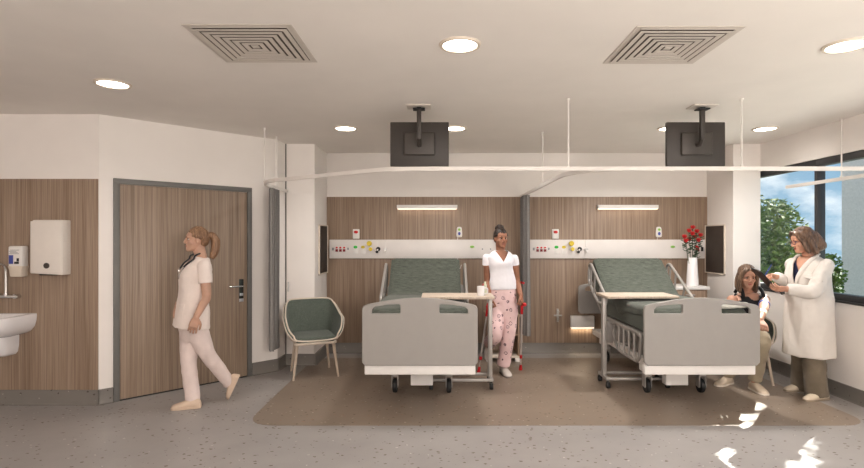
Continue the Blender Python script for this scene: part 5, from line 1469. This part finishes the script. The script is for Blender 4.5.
b.tube(catmull([(9.6, 9.3, -6), (9.4, 9.4, 0), (9.0, 9.5, 4.2), cc+Vector((.3, .1, -.2)), cc], 6), [.16]*10+[.13]*8+[.08]*4+[.05]*3, 10)
for k in range(14): b.tube([cc+Vector((.5, .1, -.5)), cc+Vector((rng.gauss(0, .5), rng.gauss(0, .6), rng.gauss(0, .4)))], [.03, .008], 5)
b.out('trunk', BARK, st)
# ground and hills
b = B(); n = 40; rows = []
for i in range(n+1):
    for_y = -20+i*8.0; row = []
    for j in range(41):
        xx = 6.2+j*10.0
        d = math.hypot(xx-6, for_y)
        zz = -6.0-.02*d+(10*noise.noise(Vector((xx*.012, for_y*.012, 3)))*min(1, d/150))
        row.append((xx, for_y, zz))
    rows.append(row)
V = [[b.bm.verts.new(p) for p in r] for r in rows]
for i in range(n):
    for j in range(40): b.bm.faces.new((V[i][j], V[i+1][j], V[i+1][j+1], V[i][j+1]))
g0 = B(); g0.box(4.3, 26, -30, 30, -6.2, -5.9); g0.out('bounce_slab', plain('pale concrete terrace', (206, 202, 196), .9, vscale=.5), kind='structure')  # unseen pale slab added to bounce sunlight up to the ceiling
g = b.out('ground', plain('distant grass', (62, 84, 46), .9, var=.2, vscale=.2), kind='structure')
b = B(); rows = []
for i in range(60):
    a = radians(-25+i*2.2); d = 420
    hh = -62+26*(.5+.5*noise.noise(Vector((i*.16, 2.1, 0))))+14*noise.noise(Vector((i*.5, 7, 0)))
    rows.append([(d*sin(pi/2-a+.0)*1.0, d*sin(a), -120), (d*cos(a), d*sin(a), hh), ((d+120)*cos(a), (d+120)*sin(a), hh-10), ((d+120)*cos(a), (d+120)*sin(a), -120)])
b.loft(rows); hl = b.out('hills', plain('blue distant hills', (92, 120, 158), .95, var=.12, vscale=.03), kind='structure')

# ------------------------------------------------------------------ sky, sun, daylight
W = bpy.data.worlds.new('sky'); SC.world = W; W.use_nodes = True
nt = W.node_tree; N = nt.nodes; Lk = nt.links
bg = N['Background']
tc = N.new('ShaderNodeTexCoord')
sep = N.new('ShaderNodeSeparateXYZ'); Lk.new(tc.outputs['Generated'], sep.inputs[0])
rp = N.new('ShaderNodeValToRGB'); e = rp.color_ramp.elements
e[0].position = 0.0; e[0].color = (*lin((150, 180, 200)), 1); e[1].position = .45; e[1].color = (*lin((92, 134, 172)), 1)
Lk.new(sep.outputs['Z'], rp.inputs[0])
mp = N.new('ShaderNodeMapping'); mp.inputs['Scale'].default_value = (1, 1, 2.2); mp.inputs['Location'].default_value = (.35, .1, .12)
Lk.new(tc.outputs['Generated'], mp.inputs[0])
ns = N.new('ShaderNodeTexNoise'); ns.inputs['Scale'].default_value = 5.5; ns.inputs['Detail'].default_value = 8; ns.inputs['Roughness'].default_value = .55
Lk.new(mp.outputs[0], ns.inputs['Vector'])
cr_ = N.new('ShaderNodeValToRGB'); e = cr_.color_ramp.elements
e[0].position = .50; e[0].color = (0, 0, 0, 1); e[1].position = .62; e[1].color = (1, 1, 1, 1)
Lk.new(ns.outputs['Fac'], cr_.inputs[0])
mxx = N.new('ShaderNodeMix'); mxx.data_type = 'RGBA'
Lk.new(cr_.outputs[0], mxx.inputs[0]); Lk.new(rp.outputs[0], mxx.inputs[6]); mxx.inputs[7].default_value = (*lin((226, 230, 234)), 1)
Lk.new(mxx.outputs[2], bg.inputs['Color']); bg.inputs['Strength'].default_value = SKY

sun = bpy.data.lights.new('sun', 'SUN'); sun.energy = SUN; sun.angle = radians(.35); sun.color = (1, .93, .82)
so = bpy.data.objects.new('sun', sun); C.objects.link(so)

so.rotation_euler = sd.to_track_quat('Z', 'Y').to_euler()
for i in range(5):
    P = bpy.data.lights.new('window portal', 'AREA'); P.shape = 'RECTANGLE'; P.size = edges[i]-edges[i+1]; P.size_y = HEAD-SILL
    P.cycles.is_portal = True
    po = bpy.data.objects.new('window portal', P); C.objects.link(po); po.location = (XR+.15, (edges[i]+edges[i+1])/2, (HEAD+SILL)/2)
    po.rotation_euler = Vector((1, 0, 0)).to_track_quat('Z', 'Y').to_euler()

SC.view_settings.view_transform = 'Standard'; SC.view_settings.look = 'None'; SC.view_settings.gamma = 1
SC.view_settings.use_curve_mapping = False; SC.view_settings.exposure = EXPOSURE
SC.cycles.max_bounces = 10; SC.cycles.diffuse_bounces = 6; SC.cycles.use_denoising = True
SC.cycles.sample_clamp_indirect = 6; SC.cycles.transparent_max_bounces = 12
